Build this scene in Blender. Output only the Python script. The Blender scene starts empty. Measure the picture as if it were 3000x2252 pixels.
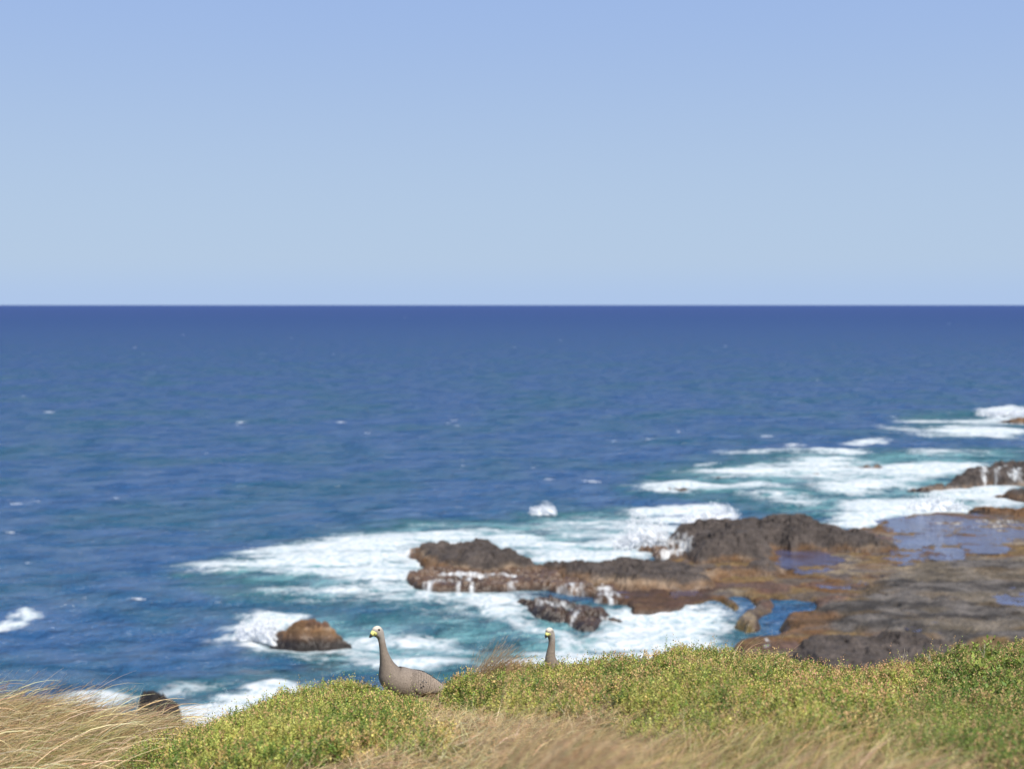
import bpy, math, random
import numpy as np
from mathutils import Vector

R = math.radians
rng = np.random.default_rng(7)
random.seed(7)
scn = bpy.context.scene
col = scn.collection

# ------------------------------------------------------------------ camera
CAM_H = 20.0
FPX = 3000 * 50.0 / 36.0
PITCH = math.atan((1126 - 893) / FPX)
cd = bpy.data.cameras.new('camera')
cam = bpy.data.objects.new('camera', cd)
col.objects.link(cam)
cam.location = (0, 0, CAM_H)
cam.rotation_euler = (math.pi / 2 - PITCH, 0, 0)
cd.lens = 50
cd.sensor_width = 36
cd.clip_start = 0.1
cd.clip_end = 200000
cd.dof.use_dof = True
cd.dof.focus_distance = 13.3
cd.dof.aperture_fstop = 1.4
scn.camera = cam

# ------------------------------------------------------------------ sky, sun, exposure
SUN_EL, SUN_AZ = 53.0, 148.0          # azimuth measured clockwise from +Y (view direction)
w = bpy.data.worlds.new('World')
scn.world = w
w.use_nodes = True
nt = w.node_tree
sky = nt.nodes.new('ShaderNodeTexSky')
sky.sky_type = 'NISHITA'
sky.sun_disc = False
sky.sun_elevation = R(SUN_EL)
sky.sun_rotation = R(SUN_AZ)
sky.altitude = 0
sky.air_density = 1.0
sky.dust_density = 0.0
sky.ozone_density = 2.5
bg = nt.nodes['Background']
# sea haze: the sky fades to an even pale blue towards the horizon, all the way round
tc = nt.nodes.new('ShaderNodeTexCoord')
sep = nt.nodes.new('ShaderNodeSeparateXYZ')
nt.links.new(tc.outputs['Generated'], sep.inputs[0])
mr = nt.nodes.new('ShaderNodeMapRange'); mr.interpolation_type = 'SMOOTHSTEP'
mr.inputs[1].default_value = 0.24; mr.inputs[2].default_value = 0.75
mr.inputs[3].default_value = 0.97; mr.inputs[4].default_value = 0.0
nt.links.new(sep.outputs[2], mr.inputs[0])
mh = nt.nodes.new('ShaderNodeMapRange'); mh.interpolation_type = 'SMOOTHSTEP'
mh.inputs[1].default_value = 0.0; mh.inputs[2].default_value = 0.035
nt.links.new(sep.outputs[2], mh.inputs[0])
mt = nt.nodes.new('ShaderNodeMapRange'); mt.interpolation_type = 'SMOOTHSTEP'
mt.inputs[1].default_value = 0.05; mt.inputs[2].default_value = 0.24
nt.links.new(sep.outputs[2], mt.inputs[0])
hz = nt.nodes.new('ShaderNodeMix'); hz.data_type = 'RGBA'
hz.inputs[6].default_value = (2.26, 3.12, 4.68, 1); hz.inputs[7].default_value = (2.52, 3.28, 4.42, 1)
nt.links.new(mh.outputs[0], hz.inputs[0])
hz2 = nt.nodes.new('ShaderNodeMix'); hz2.data_type = 'RGBA'
nt.links.new(mt.outputs[0], hz2.inputs[0])
nt.links.new(hz.outputs[2], hz2.inputs[6]); hz2.inputs[7].default_value = (1.92, 2.74, 4.56, 1)
mixs = nt.nodes.new('ShaderNodeMix'); mixs.data_type = 'RGBA'
nt.links.new(mr.outputs[0], mixs.inputs[0])
nt.links.new(sky.outputs[0], mixs.inputs[6]); nt.links.new(hz2.outputs[2], mixs.inputs[7])
nt.links.new(mixs.outputs[2], bg.inputs[0])
bg.inputs[1].default_value = 0.092

sd_ = bpy.data.lights.new('sun', 'SUN')
sd_.energy = 3.9
sd_.angle = R(0.53)
sd_.color = (1.0, 0.95, 0.87)
sun = bpy.data.objects.new('sun', sd_)
col.objects.link(sun)
sdir = Vector((math.sin(R(SUN_AZ)) * math.cos(R(SUN_EL)), math.cos(R(SUN_AZ)) * math.cos(R(SUN_EL)), math.sin(R(SUN_EL))))
sun.rotation_euler = sdir.to_track_quat('Z', 'Y').to_euler()
sun.location = (0, 0, 60)

scn.view_settings.view_transform = 'Standard'
scn.view_settings.look = 'None'
scn.view_settings.exposure = 0.9
scn.view_settings.gamma = 1
scn.cycles.use_denoising = True
scn.cycles.max_bounces = 8
scn.cycles.transparent_max_bounces = 8

# ------------------------------------------------------------------ helpers
SP, CP = math.sin(PITCH), math.cos(PITCH)


def ray(u, v):
    a, b = (u - 1500) / FPX, -(v - 1126) / FPX
    return np.array([a, CP + b * SP, -SP + b * CP])


def P(u, v, z=0.0):
    """point at height z that the photograph shows at (u, v)"""
    d = ray(u, v)
    t = (z - CAM_H) / d[2]
    return np.array([0, 0, CAM_H]) + d * t


def PY(u, v, y):
    d = ray(u, v)
    return np.array([0, 0, CAM_H]) + d * (y / d[1])


def crop(x0, y0, k):
    return lambda x, y: (x0 + x / k, y0 + y / k)


c1 = crop(1000, 1780, 5.53)
c2 = crop(1450, 1780, 5.53)
c4 = crop(0, 1900, 3.687)
c5 = crop(2000, 1750, 2.212)
c6 = crop(1100, 1450, 2.212)
c7 = crop(1900, 1150, 2.011)
c8 = crop(2000, 1480, 2.212)
c9 = crop(650, 1750, 4.424)
cF = crop(0, 0, 1 / 1.3569)


def W(c, pts, z=0.0):
    """crop-pixel outline -> list of world points; a third value is the height of that vertex"""
    out = []
    for p in pts:
        u, v = c(p[0], p[1])
        out.append(P(u, v, p[2] if len(p) > 2 else z))
    return out


def _hash(ix, iy, seed):
    h = (ix.astype(np.int64) * 374761393 + iy.astype(np.int64) * 668265263 + seed * 1442695041) & 0x7fffffff
    h = ((h ^ (h >> 13)) * 1274126177) & 0x7fffffff
    h = (h ^ (h >> 16)) & 0x7fffffff
    return h / float(0x7fffffff)


def vnoise(x, y, seed=0):
    x = np.asarray(x, float); y = np.asarray(y, float)
    ix, iy = np.floor(x), np.floor(y)
    fx, fy = x - ix, y - iy
    fx = fx * fx * fx * (fx * (fx * 6 - 15) + 10)
    fy = fy * fy * fy * (fy * (fy * 6 - 15) + 10)
    a = _hash(ix, iy, seed); b = _hash(ix + 1, iy, seed)
    c = _hash(ix, iy + 1, seed); d = _hash(ix + 1, iy + 1, seed)
    return (a + (b - a) * fx) * (1 - fy) + (c + (d - c) * fx) * fy


def fbm(x, y, octs=4, seed=0, gain=0.5):
    s, a, tot = 0.0, 1.0, 0.0
    for o in range(octs):
        ca, sa = math.cos(o * 1.1), math.sin(o * 1.1)
        f = 2.03 ** o
        s = s + a * vnoise((x * ca - y * sa) * f + 13.7 * o, (x * sa + y * ca) * f - 7.1 * o, seed + o)
        tot += a
        a *= gain
    return s / tot            # 0..1


def ss(a, b, x):
    t = np.clip((x - a) / (b - a), 0, 1)
    return t * t * (3 - 2 * t)


def poly_sd(x, y, poly):
    """signed distance to a polygon, positive inside"""
    x = np.asarray(x, float); y = np.asarray(y, float)
    d2 = np.full(x.shape, 1e18)
    inside = np.zeros(x.shape, bool)
    n = len(poly)
    for i in range(n):
        ax, ay = poly[i][0], poly[i][1]
        bx, by = poly[(i + 1) % n][0], poly[(i + 1) % n][1]
        ex, ey = bx - ax, by - ay
        L = ex * ex + ey * ey + 1e-12
        t = np.clip(((x - ax) * ex + (y - ay) * ey) / L, 0, 1)
        d2 = np.minimum(d2, (x - ax - t * ex) ** 2 + (y - ay - t * ey) ** 2)
        cnd = (ay > y) != (by > y)
        inside ^= cnd & (x < ex * (y - ay) / (ey if abs(ey) > 1e-12 else 1e-12) + ax)
    d = np.sqrt(d2)
    return np.where(inside, d, -d)


def mesh_obj(name, V, F, mat=None, parent=None, colour=None, smooth=True, attrs=None):
    """V (n,3); F (m,k) array or list of arrays with differing k"""
    me = bpy.data.meshes.new(name)
    V = np.asarray(V, np.float32)
    Fs = F if isinstance(F, list) else [F]
    Fs = [np.asarray(f, np.int32) for f in Fs if len(f)]
    me.vertices.add(len(V))
    me.vertices.foreach_set('co', V.ravel())
    nl = sum(f.size for f in Fs)
    me.loops.add(nl)
    me.loops.foreach_set('vertex_index', np.concatenate([f.ravel() for f in Fs]))
    tot = np.concatenate([np.full(len(f), f.shape[1], np.int32) for f in Fs])
    st = np.concatenate([[0], np.cumsum(tot)[:-1]]).astype(np.int32)
    me.polygons.add(len(tot))
    me.polygons.foreach_set('loop_start', st)
    me.polygons.foreach_set('loop_total', tot)
    me.polygons.foreach_set('use_smooth', np.full(len(tot), smooth, bool))
    me.update(calc_edges=True)
    me.validate()
    if colour is not None:
        c = np.ones((len(V), 4), np.float32)
        c[:, :3] = colour
        a = me.attributes.new('Col', 'FLOAT_COLOR', 'POINT')
        a.data.foreach_set('color', c.ravel())
    for k, arr in (attrs or {}).items():
        a = me.attributes.new(k, 'FLOAT', 'POINT')
        a.data.foreach_set('value', np.asarray(arr, np.float32).ravel())
    o = bpy.data.objects.new(name, me)
    col.objects.link(o)
    if mat:
        me.materials.append(mat)
    if parent:
        o.parent = parent
    return o


def grid_faces(nr, nc, wrap=True):
    r = np.arange(nr - 1)[:, None]
    c = np.arange(nc if wrap else nc - 1)[None]
    c2 = (c + 1) % nc
    return np.stack([r * nc + c, r * nc + c2, (r + 1) * nc + c2, (r + 1) * nc + c], -1).reshape(-1, 4)


def tag(o, label=None, cat=None, group=None, kind=None):
    if label: o['label'] = label
    if cat: o['category'] = cat
    if group: o['group'] = group
    if kind: o['kind'] = kind
    return o


def empty(name, loc=(0, 0, 0), rz=0.0):
    o = bpy.data.objects.new(name, None)
    o.empty_display_size = 0.1
    col.objects.link(o)
    o.location = loc
    o.rotation_euler = (0, 0, rz)
    return o


class NT:
    """tiny node helper"""
    def __init__(s, name):
        s.m = bpy.data.materials.new(name); s.m.use_nodes = True
        s.t = s.m.node_tree; s.t.nodes.clear()
        s.out = s.n('ShaderNodeOutputMaterial')

    def n(s, typ, ins=None, **kw):
        nd = s.t.nodes.new(typ)
        for k, v in kw.items(): setattr(nd, k, v)
        for k, v in (ins or {}).items(): s.set(nd, k, v)
        return nd

    def set(s, nd, k, v):
        if hasattr(v, 'is_output') or isinstance(v, bpy.types.NodeSocket):
            s.t.links.new(v, nd.inputs[k])
        else:
            nd.inputs[k].default_value = v

    def math(s, op, a, b=None, c=None, clamp=False):
        nd = s.n('ShaderNodeMath', operation=op, use_clamp=clamp)
        s.set(nd, 0, a)
        if b is not None: s.set(nd, 1, b)
        if c is not None: s.set(nd, 2, c)
        return nd.outputs[0]

    def rng(s, v, a, b, c=0.0, d=1.0, smooth=True):
        nd = s.n('ShaderNodeMapRange', {0: v, 1: a, 2: b, 3: c, 4: d}, interpolation_type='SMOOTHSTEP' if smooth else 'LINEAR')
        return nd.outputs[0]

    def mixc(s, f, a, b, blend='MIX'):
        nd = s.n('ShaderNodeMix', data_type='RGBA', blend_type=blend)
        s.set(nd, 0, f); s.set(nd, 6, a); s.set(nd, 7, b)
        return nd.outputs[2]

    def noise(s, vec, scale, detail=3, rough=0.55, dist=0.0):
        nd = s.n('ShaderNodeTexNoise', {'Scale': scale, 'Detail': detail, 'Roughness': rough, 'Distortion': dist})
        if vec is not None: s.set(nd, 'Vector', vec)
        return nd.outputs[0]

    def attr(s, name, out='Fac'):
        return s.n('ShaderNodeAttribute', attribute_name=name).outputs[out]

    def surf(s, sh):
        s.t.links.new(sh, s.out.inputs[0]); return s.m


def C(r, g, b):
    return (r, g, b, 1.0)


# ------------------------------------------------------------------ materials
def mat_sea():
    t = NT('sea_water')
    pos = t.n('ShaderNodeNewGeometry').outputs['Position']
    mp = t.n('ShaderNodeMapping', {'Vector': pos, 'Rotation': (0, 0, R(-8)), 'Scale': (0.85, 1.0, 1.0)}).outputs[0]
    n1 = t.noise(mp, 0.32, 4, 0.6)
    n2 = t.noise(mp, 0.95, 4, 0.62)
    n3 = t.noise(mp, 3.4, 2, 0.5)
    big = t.noise(mp, 0.05, 5, 0.65)
    bsum = t.math('ADD', t.math('MULTIPLY', n1, 2.5), t.math('ADD', t.math('MULTIPLY', n2, 1.15), t.math('MULTIPLY', n3, 0.14)))
    bump = t.n('ShaderNodeBump', {'Strength': 1.0, 'Distance': 1.0, 'Height': bsum}).outputs[0]
    # water colour: indigo over the deep, greener over the shelving bottom near the shore
    dist = t.n('ShaderNodeVectorMath', {0: pos}, operation='LENGTH').outputs['Value']
    off = t.rng(t.math('LOGARITHM', dist, math.e), math.log(75.0), math.log(4000.0), 0.0, 1.0, False)
    deep = t.mixc(off, C(0.0195, 0.074, 0.178), C(0.0240, 0.051, 0.156))
    deep = t.mixc(t.math('MULTIPLY', t.rng(big, 0.42, 0.64, 0.0, 0.75), t.rng(off, 0.35, 0.75, 1.0, 0.0)), deep, C(0.011, 0.070, 0.112))
    sh = t.attr('shallow')
    shn = t.math('MULTIPLY', sh, t.rng(n1, 0.25, 0.7, 0.45, 1.25), clamp=True)
    teal = t.mixc(t.rng(shn, 0.0, 0.55), deep, C(0.016, 0.086, 0.108))
    teal = t.mixc(t.rng(shn, 0.5, 1.0), teal, C(0.10, 0.235, 0.25))
    fres = t.n('ShaderNodeFresnel', {'IOR': 1.33, 'Normal': bump}).outputs[0]
    # noise scales the mirrored sky, imitating the light and dark faces of waves
    facet_map = t.n('ShaderNodeMapping', {'Vector': pos, 'Rotation': (0, 0, R(-6)), 'Scale': (0.58, 1.0, 1.0)}).outputs[0]
    facet_tone = t.rng(t.noise(facet_map, 0.32, 8, 0.74), 0.34, 0.66, 0.30, 1.7)
    fres = t.math('MULTIPLY', t.math('MINIMUM', fres, t.rng(off, 0.0, 0.8, 0.26, 0.09, False)), facet_tone)
    dif = t.n('ShaderNodeBsdfDiffuse', {'Color': teal, 'Normal': bump}).outputs[0]
    glo = t.n('ShaderNodeBsdfGlossy', {'Color': C(1, 1, 1), 'Roughness': 0.22, 'Normal': bump}).outputs[0]
    water = t.n('ShaderNodeMixShader', {0: fres, 1: dif, 2: glo}).outputs[0]
    # foam lace
    fm = t.attr('foam')
    wv = t.n('ShaderNodeVectorMath', {0: pos, 1: t.n('ShaderNodeVectorMath', {0: t.n('ShaderNodeTexNoise', {'Vector': pos, 'Scale': 0.5, 'Detail': 3}).outputs['Color'], 1: (2.6, 2.6, 0)}, operation='MULTIPLY').outputs[0]}).outputs[0]
    ve = t.n('ShaderNodeTexVoronoi', {'Vector': wv, 'Scale': 0.55}, feature='DISTANCE_TO_EDGE').outputs[0]
    ve2 = t.n('ShaderNodeTexVoronoi', {'Vector': wv, 'Scale': 1.6}, feature='DISTANCE_TO_EDGE').outputs[0]
    lace = t.math('ADD', t.math('MULTIPLY', t.rng(ve, 0.0, 0.5), 0.6), t.math('MULTIPLY', t.rng(ve2, 0.0, 0.4), 0.35))
    fl = t.noise(wv, 1.5, 5, 0.65)
    pat = t.math('ADD', t.math('MULTIPLY', lace, 0.38), t.math('MULTIPLY', fl, 0.75))
    v = t.math('SUBTRACT', fm, pat)
    mask = t.rng(v, -0.26, 0.36)
    fn = t.noise(wv, 2.2, 4, 0.65)
    fb = t.n('ShaderNodeBump', {'Strength': 0.45, 'Distance': 0.4, 'Height': fn, 'Normal': t.n('ShaderNodeNewGeometry').outputs['Normal']}).outputs[0]
    fcol = t.mixc(t.rng(fn, 0.32, 0.6), C(0.25, 0.335, 0.365), C(0.54, 0.555, 0.56))
    foam = t.n('ShaderNodeBsdfPrincipled', {'Base Color': fcol, 'Roughness': 0.9, 'Normal': fb, 'Specular IOR Level': 0.15}).outputs[0]
    ms = t.n('ShaderNodeMixShader', {0: mask, 1: water, 2: foam}).outputs[0]
    return t.surf(ms)


def mat_foam(name='white_foam'):
    t = NT(name)
    d = t.n('ShaderNodeBsdfDiffuse', {'Color': C(0.9, 0.91, 0.92)}).outputs[0]
    tr = t.n('ShaderNodeBsdfTranslucent', {'Color': C(0.88, 0.9, 0.92)}).outputs[0]
    return t.surf(t.n('ShaderNodeMixShader', {0: 0.35, 1: d, 2: tr}).outputs[0])


def mat_spray():
    t = NT('spray_water')
    pos = t.n('ShaderNodeNewGeometry').outputs['Position']
    th = t.attr('thin')
    n = t.noise(pos, 2.2, 6, 0.7)
    op = t.rng(t.math('SUBTRACT', t.rng(n, 0.2, 0.8, 0.0, 1.3, False), t.rng(th, 0.2, 1.0, 0.0, 1.15)), -0.05, 0.36)
    b = t.n('ShaderNodeBump', {'Strength': 0.25, 'Distance': 0.2, 'Height': n}).outputs[0]
    d = t.n('ShaderNodeBsdfDiffuse', {'Color': C(0.90, 0.91, 0.92), 'Normal': b}).outputs[0]
    tr = t.n('ShaderNodeBsdfTranslucent', {'Color': C(0.9, 0.92, 0.94)}).outputs[0]
    f = t.n('ShaderNodeMixShader', {0: 0.4, 1: d, 2: tr}).outputs[0]
    return t.surf(t.n('ShaderNodeMixShader', {0: op, 1: t.n('ShaderNodeBsdfTransparent').outputs[0], 2: f}).outputs[0])


def mat_rock():
    t = NT('shore_rock')
    pos = t.n('ShaderNodeNewGeometry').outputs['Position']
    c = t.attr('Col', 'Color')
    wet = t.attr('wet')
    wash = t.attr('wash')
    n1 = t.noise(pos, 0.9, 6, 0.65)
    n2 = t.noise(pos, 5.0, 5, 0.65)
    vo = t.n('ShaderNodeTexVoronoi', {'Vector': pos, 'Scale': 1.7, 'Randomness': 1.0}, feature='DISTANCE_TO_EDGE').outputs[0]
    k = t.math('MULTIPLY', t.rng(n1, 0.25, 0.75, 0.62, 1.38), t.rng(n2, 0.25, 0.75, 0.7, 1.3))
    k = t.math('MULTIPLY', k, t.rng(vo, 0.0, 0.06, 0.72, 1.0))
    cc = t.n('ShaderNodeVectorMath', {0: c, 'Scale': k}, operation='SCALE').outputs[0]
    dark = t.mixc(wet, cc, t.n('ShaderNodeVectorMath', {0: cc, 'Scale': 0.72}, operation='SCALE').outputs[0])
    h = t.math('ADD', n1, t.math('MULTIPLY', n2, 0.35))
    b = t.n('ShaderNodeBump', {'Strength': 0.8, 'Distance': 0.22, 'Height': h}).outputs[0]
    rk = t.n('ShaderNodeBsdfPrincipled', {'Base Color': dark, 'Roughness': t.rng(wet, 0, 1, 0.92, 0.34, False), 'Specular IOR Level': t.rng(wet, 0, 1, 0.2, 0.5, False), 'Normal': b}).outputs[0]
    st = t.n('ShaderNodeMapping', {'Vector': pos, 'Scale': (2.2, 0.6, 0.5)}).outputs[0]
    fl = t.noise(st, 1.5, 5, 0.6)
    fm = t.rng(t.math('SUBTRACT', t.math('MULTIPLY', wash, 0.80), fl), -0.16, 0.26)
    fo = t.n('ShaderNodeBsdfPrincipled', {'Base Color': C(0.55, 0.57, 0.58), 'Roughness': 0.7, 'Specular IOR Level': 0.2}).outputs[0]
    return t.surf(t.n('ShaderNodeMixShader', {0: fm, 1: rk, 2: fo}).outputs[0])


def mat_pool():
    t = NT('pool_water')
    pos = t.n('ShaderNodeNewGeometry').outputs['Position']
    n = t.noise(pos, 2.5, 3, 0.5)
    b = t.n('ShaderNodeBump', {'Strength': 0.7, 'Distance': 0.12, 'Height': n}).outputs[0]
    big = t.noise(pos, 0.5, 3, 0.5)
    c = t.mixc(t.rng(big, 0.35, 0.65), C(0.045, 0.036, 0.060), C(0.06, 0.065, 0.125))
    p = t.n('ShaderNodeBsdfPrincipled', {'Base Color': c, 'Roughness': 0.06, 'IOR': 1.5, 'Normal': b}).outputs[0]
    return t.surf(p)


def mat_leaf(name, trans=0.3, rough=0.5, spec=0.35):
    t = NT(name)
    c = t.attr('Col', 'Color')
    p = t.n('ShaderNodeBsdfPrincipled', {'Base Color': c, 'Roughness': rough, 'Specular IOR Level': spec}).outputs[0]
    tr = t.n('ShaderNodeBsdfTranslucent', {'Color': c}).outputs[0]
    return t.surf(t.n('ShaderNodeMixShader', {0: trans, 1: p, 2: tr}).outputs[0])


def mat_ground():
    t = NT('headland_soil')
    pos = t.n('ShaderNodeNewGeometry').outputs['Position']
    n = t.noise(pos, 6.0, 6, 0.7)
    c = t.mixc(t.rng(n, 0.3, 0.7), C(0.10, 0.075, 0.035), C(0.30, 0.22, 0.11))
    n2 = t.noise(pos, 1.2, 3, 0.6)
    c = t.mixc(t.rng(n2, 0.4, 0.65, 0, 0.6), c, C(0.10, 0.11, 0.03))
    b = t.n('ShaderNodeBump', {'Strength': 1.0, 'Distance': 0.03, 'Height': n}).outputs[0]
    return t.surf(t.n('ShaderNodeBsdfPrincipled', {'Base Color': c, 'Roughness': 0.95, 'Specular IOR Level': 0.1, 'Normal': b}).outputs[0])


def mat_plain(name, c, rough=0.6, spec=0.4, nscale=0, namt=0.0, bump=0.0):
    t = NT(name)
    basec = C(*c)
    ins = {'Roughness': rough, 'Specular IOR Level': spec}
    if nscale:
        tc = t.n('ShaderNodeTexCoord').outputs['Object']
        n = t.noise(tc, nscale, 4, 0.6)
        k = t.rng(n, 0.25, 0.75, 1 - namt, 1 + namt)
        ins['Base Color'] = t.n('ShaderNodeVectorMath', {0: basec[:3], 'Scale': k}, operation='SCALE').outputs[0]
        if bump:
            ins['Normal'] = t.n('ShaderNodeBump', {'Strength': bump, 'Distance': 0.004, 'Height': n}).outputs[0]
    else:
        ins['Base Color'] = basec
    return t.surf(t.n('ShaderNodeBsdfPrincipled', ins).outputs[0])


def mat_plumage():
    t = NT('plumage')
    c = t.attr('Col', 'Color')
    tc = t.n('ShaderNodeTexCoord').outputs['Object']
    n = t.noise(tc, 60, 4, 0.65)
    vo = t.n('ShaderNodeTexVoronoi', {'Vector': tc, 'Scale': 90.0}, feature='F1').outputs[0]
    k = t.math('MULTIPLY', t.rng(n, 0.25, 0.75, 0.86, 1.12), t.rng(vo, 0.0, 0.7, 1.08, 0.88))
    cc = t.n('ShaderNodeVectorMath', {0: c, 'Scale': k}, operation='SCALE').outputs[0]
    b = t.n('ShaderNodeBump', {'Strength': 0.35, 'Distance': 0.003, 'Height': n}).outputs[0]
    return t.surf(t.n('ShaderNodeBsdfPrincipled', {'Base Color': cc, 'Roughness': 0.8, 'Specular IOR Level': 0.2, 'Normal': b, 'Sheen Weight': 0.1}).outputs[0])


M_SEA, M_FOAM, M_ROCK, M_POOL = mat_sea(), mat_foam(), mat_rock(), mat_pool()
M_SPRAY = mat_spray()
M_LEAF = mat_leaf('shrub_leaf', 0.38, 0.5, 0.35)
M_GLOSS = mat_leaf('broad_leaf', 0.25, 0.55, 0.25)
M_GRASS = mat_leaf('dry_grass', 0.30, 0.6, 0.25)
M_STEM = mat_plain('woody_stem', (0.13, 0.085, 0.05), 0.9, 0.1, 40, 0.4)
M_GROUND = mat_ground()
M_PLUM = mat_plumage()
M_CERE = mat_plain('yellow_cere', (0.60, 0.58, 0.20), 0.55, 0.3, 120, 0.12)
M_BLACK = mat_plain('black_horn', (0.018, 0.017, 0.018), 0.4, 0.5)
M_EYE = mat_plain('dark_eye', (0.018, 0.008, 0.006), 0.08, 0.8)
M_IRIS = mat_plain('eye_ring', (0.16, 0.10, 0.08), 0.6, 0.2)
M_LEG = mat_plain('pink_leg', (0.55, 0.22, 0.18), 0.6, 0.3)
M_TWIG = mat_plain('pale_twig', (0.42, 0.36, 0.29), 0.9, 0.1, 60, 0.3)

# ------------------------------------------------------------------ sea
# foam outlines: (outline, strength, softness in metres)
FOAM = []


def foam(c, pts, s=1.0, soft=2.0):
    FOAM.append((W(c, pts), s, soft))


foam(cF, [(440, 1238), (520, 1195), (620, 1170), (720, 1153), (850, 1140), (1010, 1138), (1100, 1165), (1090, 1200), (1000, 1240), (960, 1290), (1000, 1310), (900, 1300), (800, 1275), (700, 1262), (650, 1240), (560, 1225), (500, 1240)], 0.86, 3.2)
foam(cF, [(560, 1282), (640, 1262), (760, 1258), (900, 1275), (960, 1300), (800, 1302), (650, 1295)], 0.72, 2.2)
foam(cF, [(430, 1240), (520, 1225), (600, 1232), (650, 1240), (560, 1242), (500, 1244)], 0.8, 1.4)
foam(cF, [(1000, 1145), (1120, 1150), (1250, 1178), (1350, 1130), (1430, 1112), (1450, 1130), (1440, 1215), (1160, 1215), (1090, 1180)], 0.98, 2.4)
foam(cF, [(1060, 1130), (1200, 1112), (1400, 1105), (1420, 1125), (1250, 1175), (1120, 1150)], 0.5, 2.0)
foam(cF, [(920, 1288), (1040, 1290), (1140, 1280), (1160, 1350), (1310, 1362), (1340, 1325), (1420, 1320), (1560, 1350), (1590, 1380), (1600, 1470), (1100, 1460), (1150, 1400), (1240, 1365), (1120, 1325), (1000, 1305)], 0.95, 2.0)
foam(cF, [(1100, 1420), (1200, 1375), (1400, 1365), (1540, 1365), (1575, 1400), (1590, 1500), (1080, 1490)], 1.05, 1.8)
foam(cF, [(1330, 1318), (1450, 1310), (1600, 1318), (1600, 1350), (1500, 1352), (1350, 1350)], 0.55, 1.5)
foam(cF, [(590, 1395), (690, 1385), (770, 1370), (860, 1362), (990, 1378), (1030, 1420), (900, 1436), (760, 1420), (640, 1425)], 0.76, 1.6)
foam(cF, [(510, 1352), (560, 1325), (600, 1330), (600, 1395), (560, 1385), (530, 1372)], 0.95, 1.0)
foam(cF, [(330, 1560), (400, 1530), (520, 1510), (620, 1478), (720, 1490), (760, 1560), (600, 1640), (330, 1640)], 1.3, 1.2)
foam(cF, [(40, 1500), (110, 1475), (250, 1470), (330, 1490), (300, 1540), (120, 1530)], 0.72, 1.0)
foam(cF, [(390, 1480), (480, 1470), (520, 1480), (450, 1500), (400, 1500)], 0.55, 0.8)
foam(cF, [(-30, 1345), (40, 1335), (72, 1322), (82, 1332), (60, 1350), (-30, 1362)], 1.1, 0.9)
# right side reef
foam(c7, [(220, 462), (420, 445), (640, 428), (900, 375), (1200, 378), (1340, 440), (1650, 400), (1960, 420), (1960, 450), (1500, 550), (1300, 600), (980, 560), (930, 520), (640, 505), (420, 495)], 0.93, 3.2)
foam(c7, [(-60, 548), (150, 540), (420, 545), (680, 532), (820, 568), (640, 590), (260, 592), (-60, 592)], 0.9, 1.8)
foam(c7, [(560, 575), (850, 590), (1020, 620), (900, 655), (600, 620)], 0.6, 2.0)
foam(c7, [(1060, 690), (1140, 640), (1400, 640), (1560, 600), (1720, 588), (1860, 640), (1920, 700), (1700, 730), (1500, 720), (1290, 810), (1150, 800), (1090, 740)], 0.92, 2.0)
foam(c7, [(1500, 560), (1750, 570), (2000, 555), (2240, 560), (2240, 690), (1900, 690), (1850, 620), (1600, 600)], 0.9, 1.8)
foam(c7, [(1390, 195), (1600, 230), (1800, 196), (2240, 205), (2240, 278), (2000, 262), (1700, 255), (1540, 240)], 0.95, 3.0)
foam(c7, [(1430, 150), (1560, 146), (1700, 160), (2000, 155), (2240, 120), (2240, 188), (1800, 178), (1450, 166)], 0.85, 2.6)
foam(c7, [(1990, 100), (2150, 78), (2240, 100), (2240, 140), (2000, 132)], 1.05, 2.0)
foam(c7, [(1170, 292), (1290, 272), (1400, 265), (1392, 302), (1250, 306)], 1.0, 1.5)
foam(c7, [(740, 312), (890, 295), (880, 325), (790, 325)], 0.85, 1.5)
foam(c7, [(330, 345), (700, 342), (1000, 338), (1000, 362), (500, 368)], 0.62, 2.0)
foam(c7, [(1010, 335), (1100, 335), (1290, 348), (1250, 366), (1020, 360)], 0.95, 1.6)
foam(c7, [(1500, 340), (1700, 332), (1960, 335), (1950, 360), (1520, 362)], 0.6, 2.0)
foam(c7, [(340, 402), (400, 398), (400, 422), (350, 424)], 0.8, 1.0)
foam(c7, [(-40, 690), (100, 660), (300, 640), (520, 660), (540, 720), (130, 760), (-40, 760)], 0.85, 2.0)

SHAL = [
    (W(cF, [(430, 1250), (560, 1190), (850, 1130), (1400, 1095), (1440, 1240), (1000, 1330), (640, 1300)]), 0.98, 6.0),
    (W(cF, [(560, 1340), (1000, 1290), (1600, 1330), (1600, 1480), (900, 1470), (600, 1430)]), 0.85, 4.5),
    (W(c7, [(200, 430), (900, 350), (2240, 320), (2240, 800), (1200, 800), (600, 640), (0, 600)]), 0.85, 8.0),
    (W(c7, [(1400, 140), (2240, 80), (2240, 280), (1600, 260)]), 0.5, 5.0),
    (W(cF, [(420, 1270), (560, 1250), (660, 1262), (600, 1300), (480, 1310)]), 0.45, 3.0),
    (W(cF, [(380, 1085), (620, 1055), (720, 1075), (560, 1110), (400, 1115)]), 0.22, 6.0),
    (W(cF, [(200, 1470), (700, 1440), (760, 1560), (300, 1640)]), 0.6, 3.0),
    (W(cF, [(1040, 1125), (1240, 1105), (1440, 1110), (1400, 1160), (1200, 1190), (1080, 1160)]), 0.55, 3.5),
]


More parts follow.
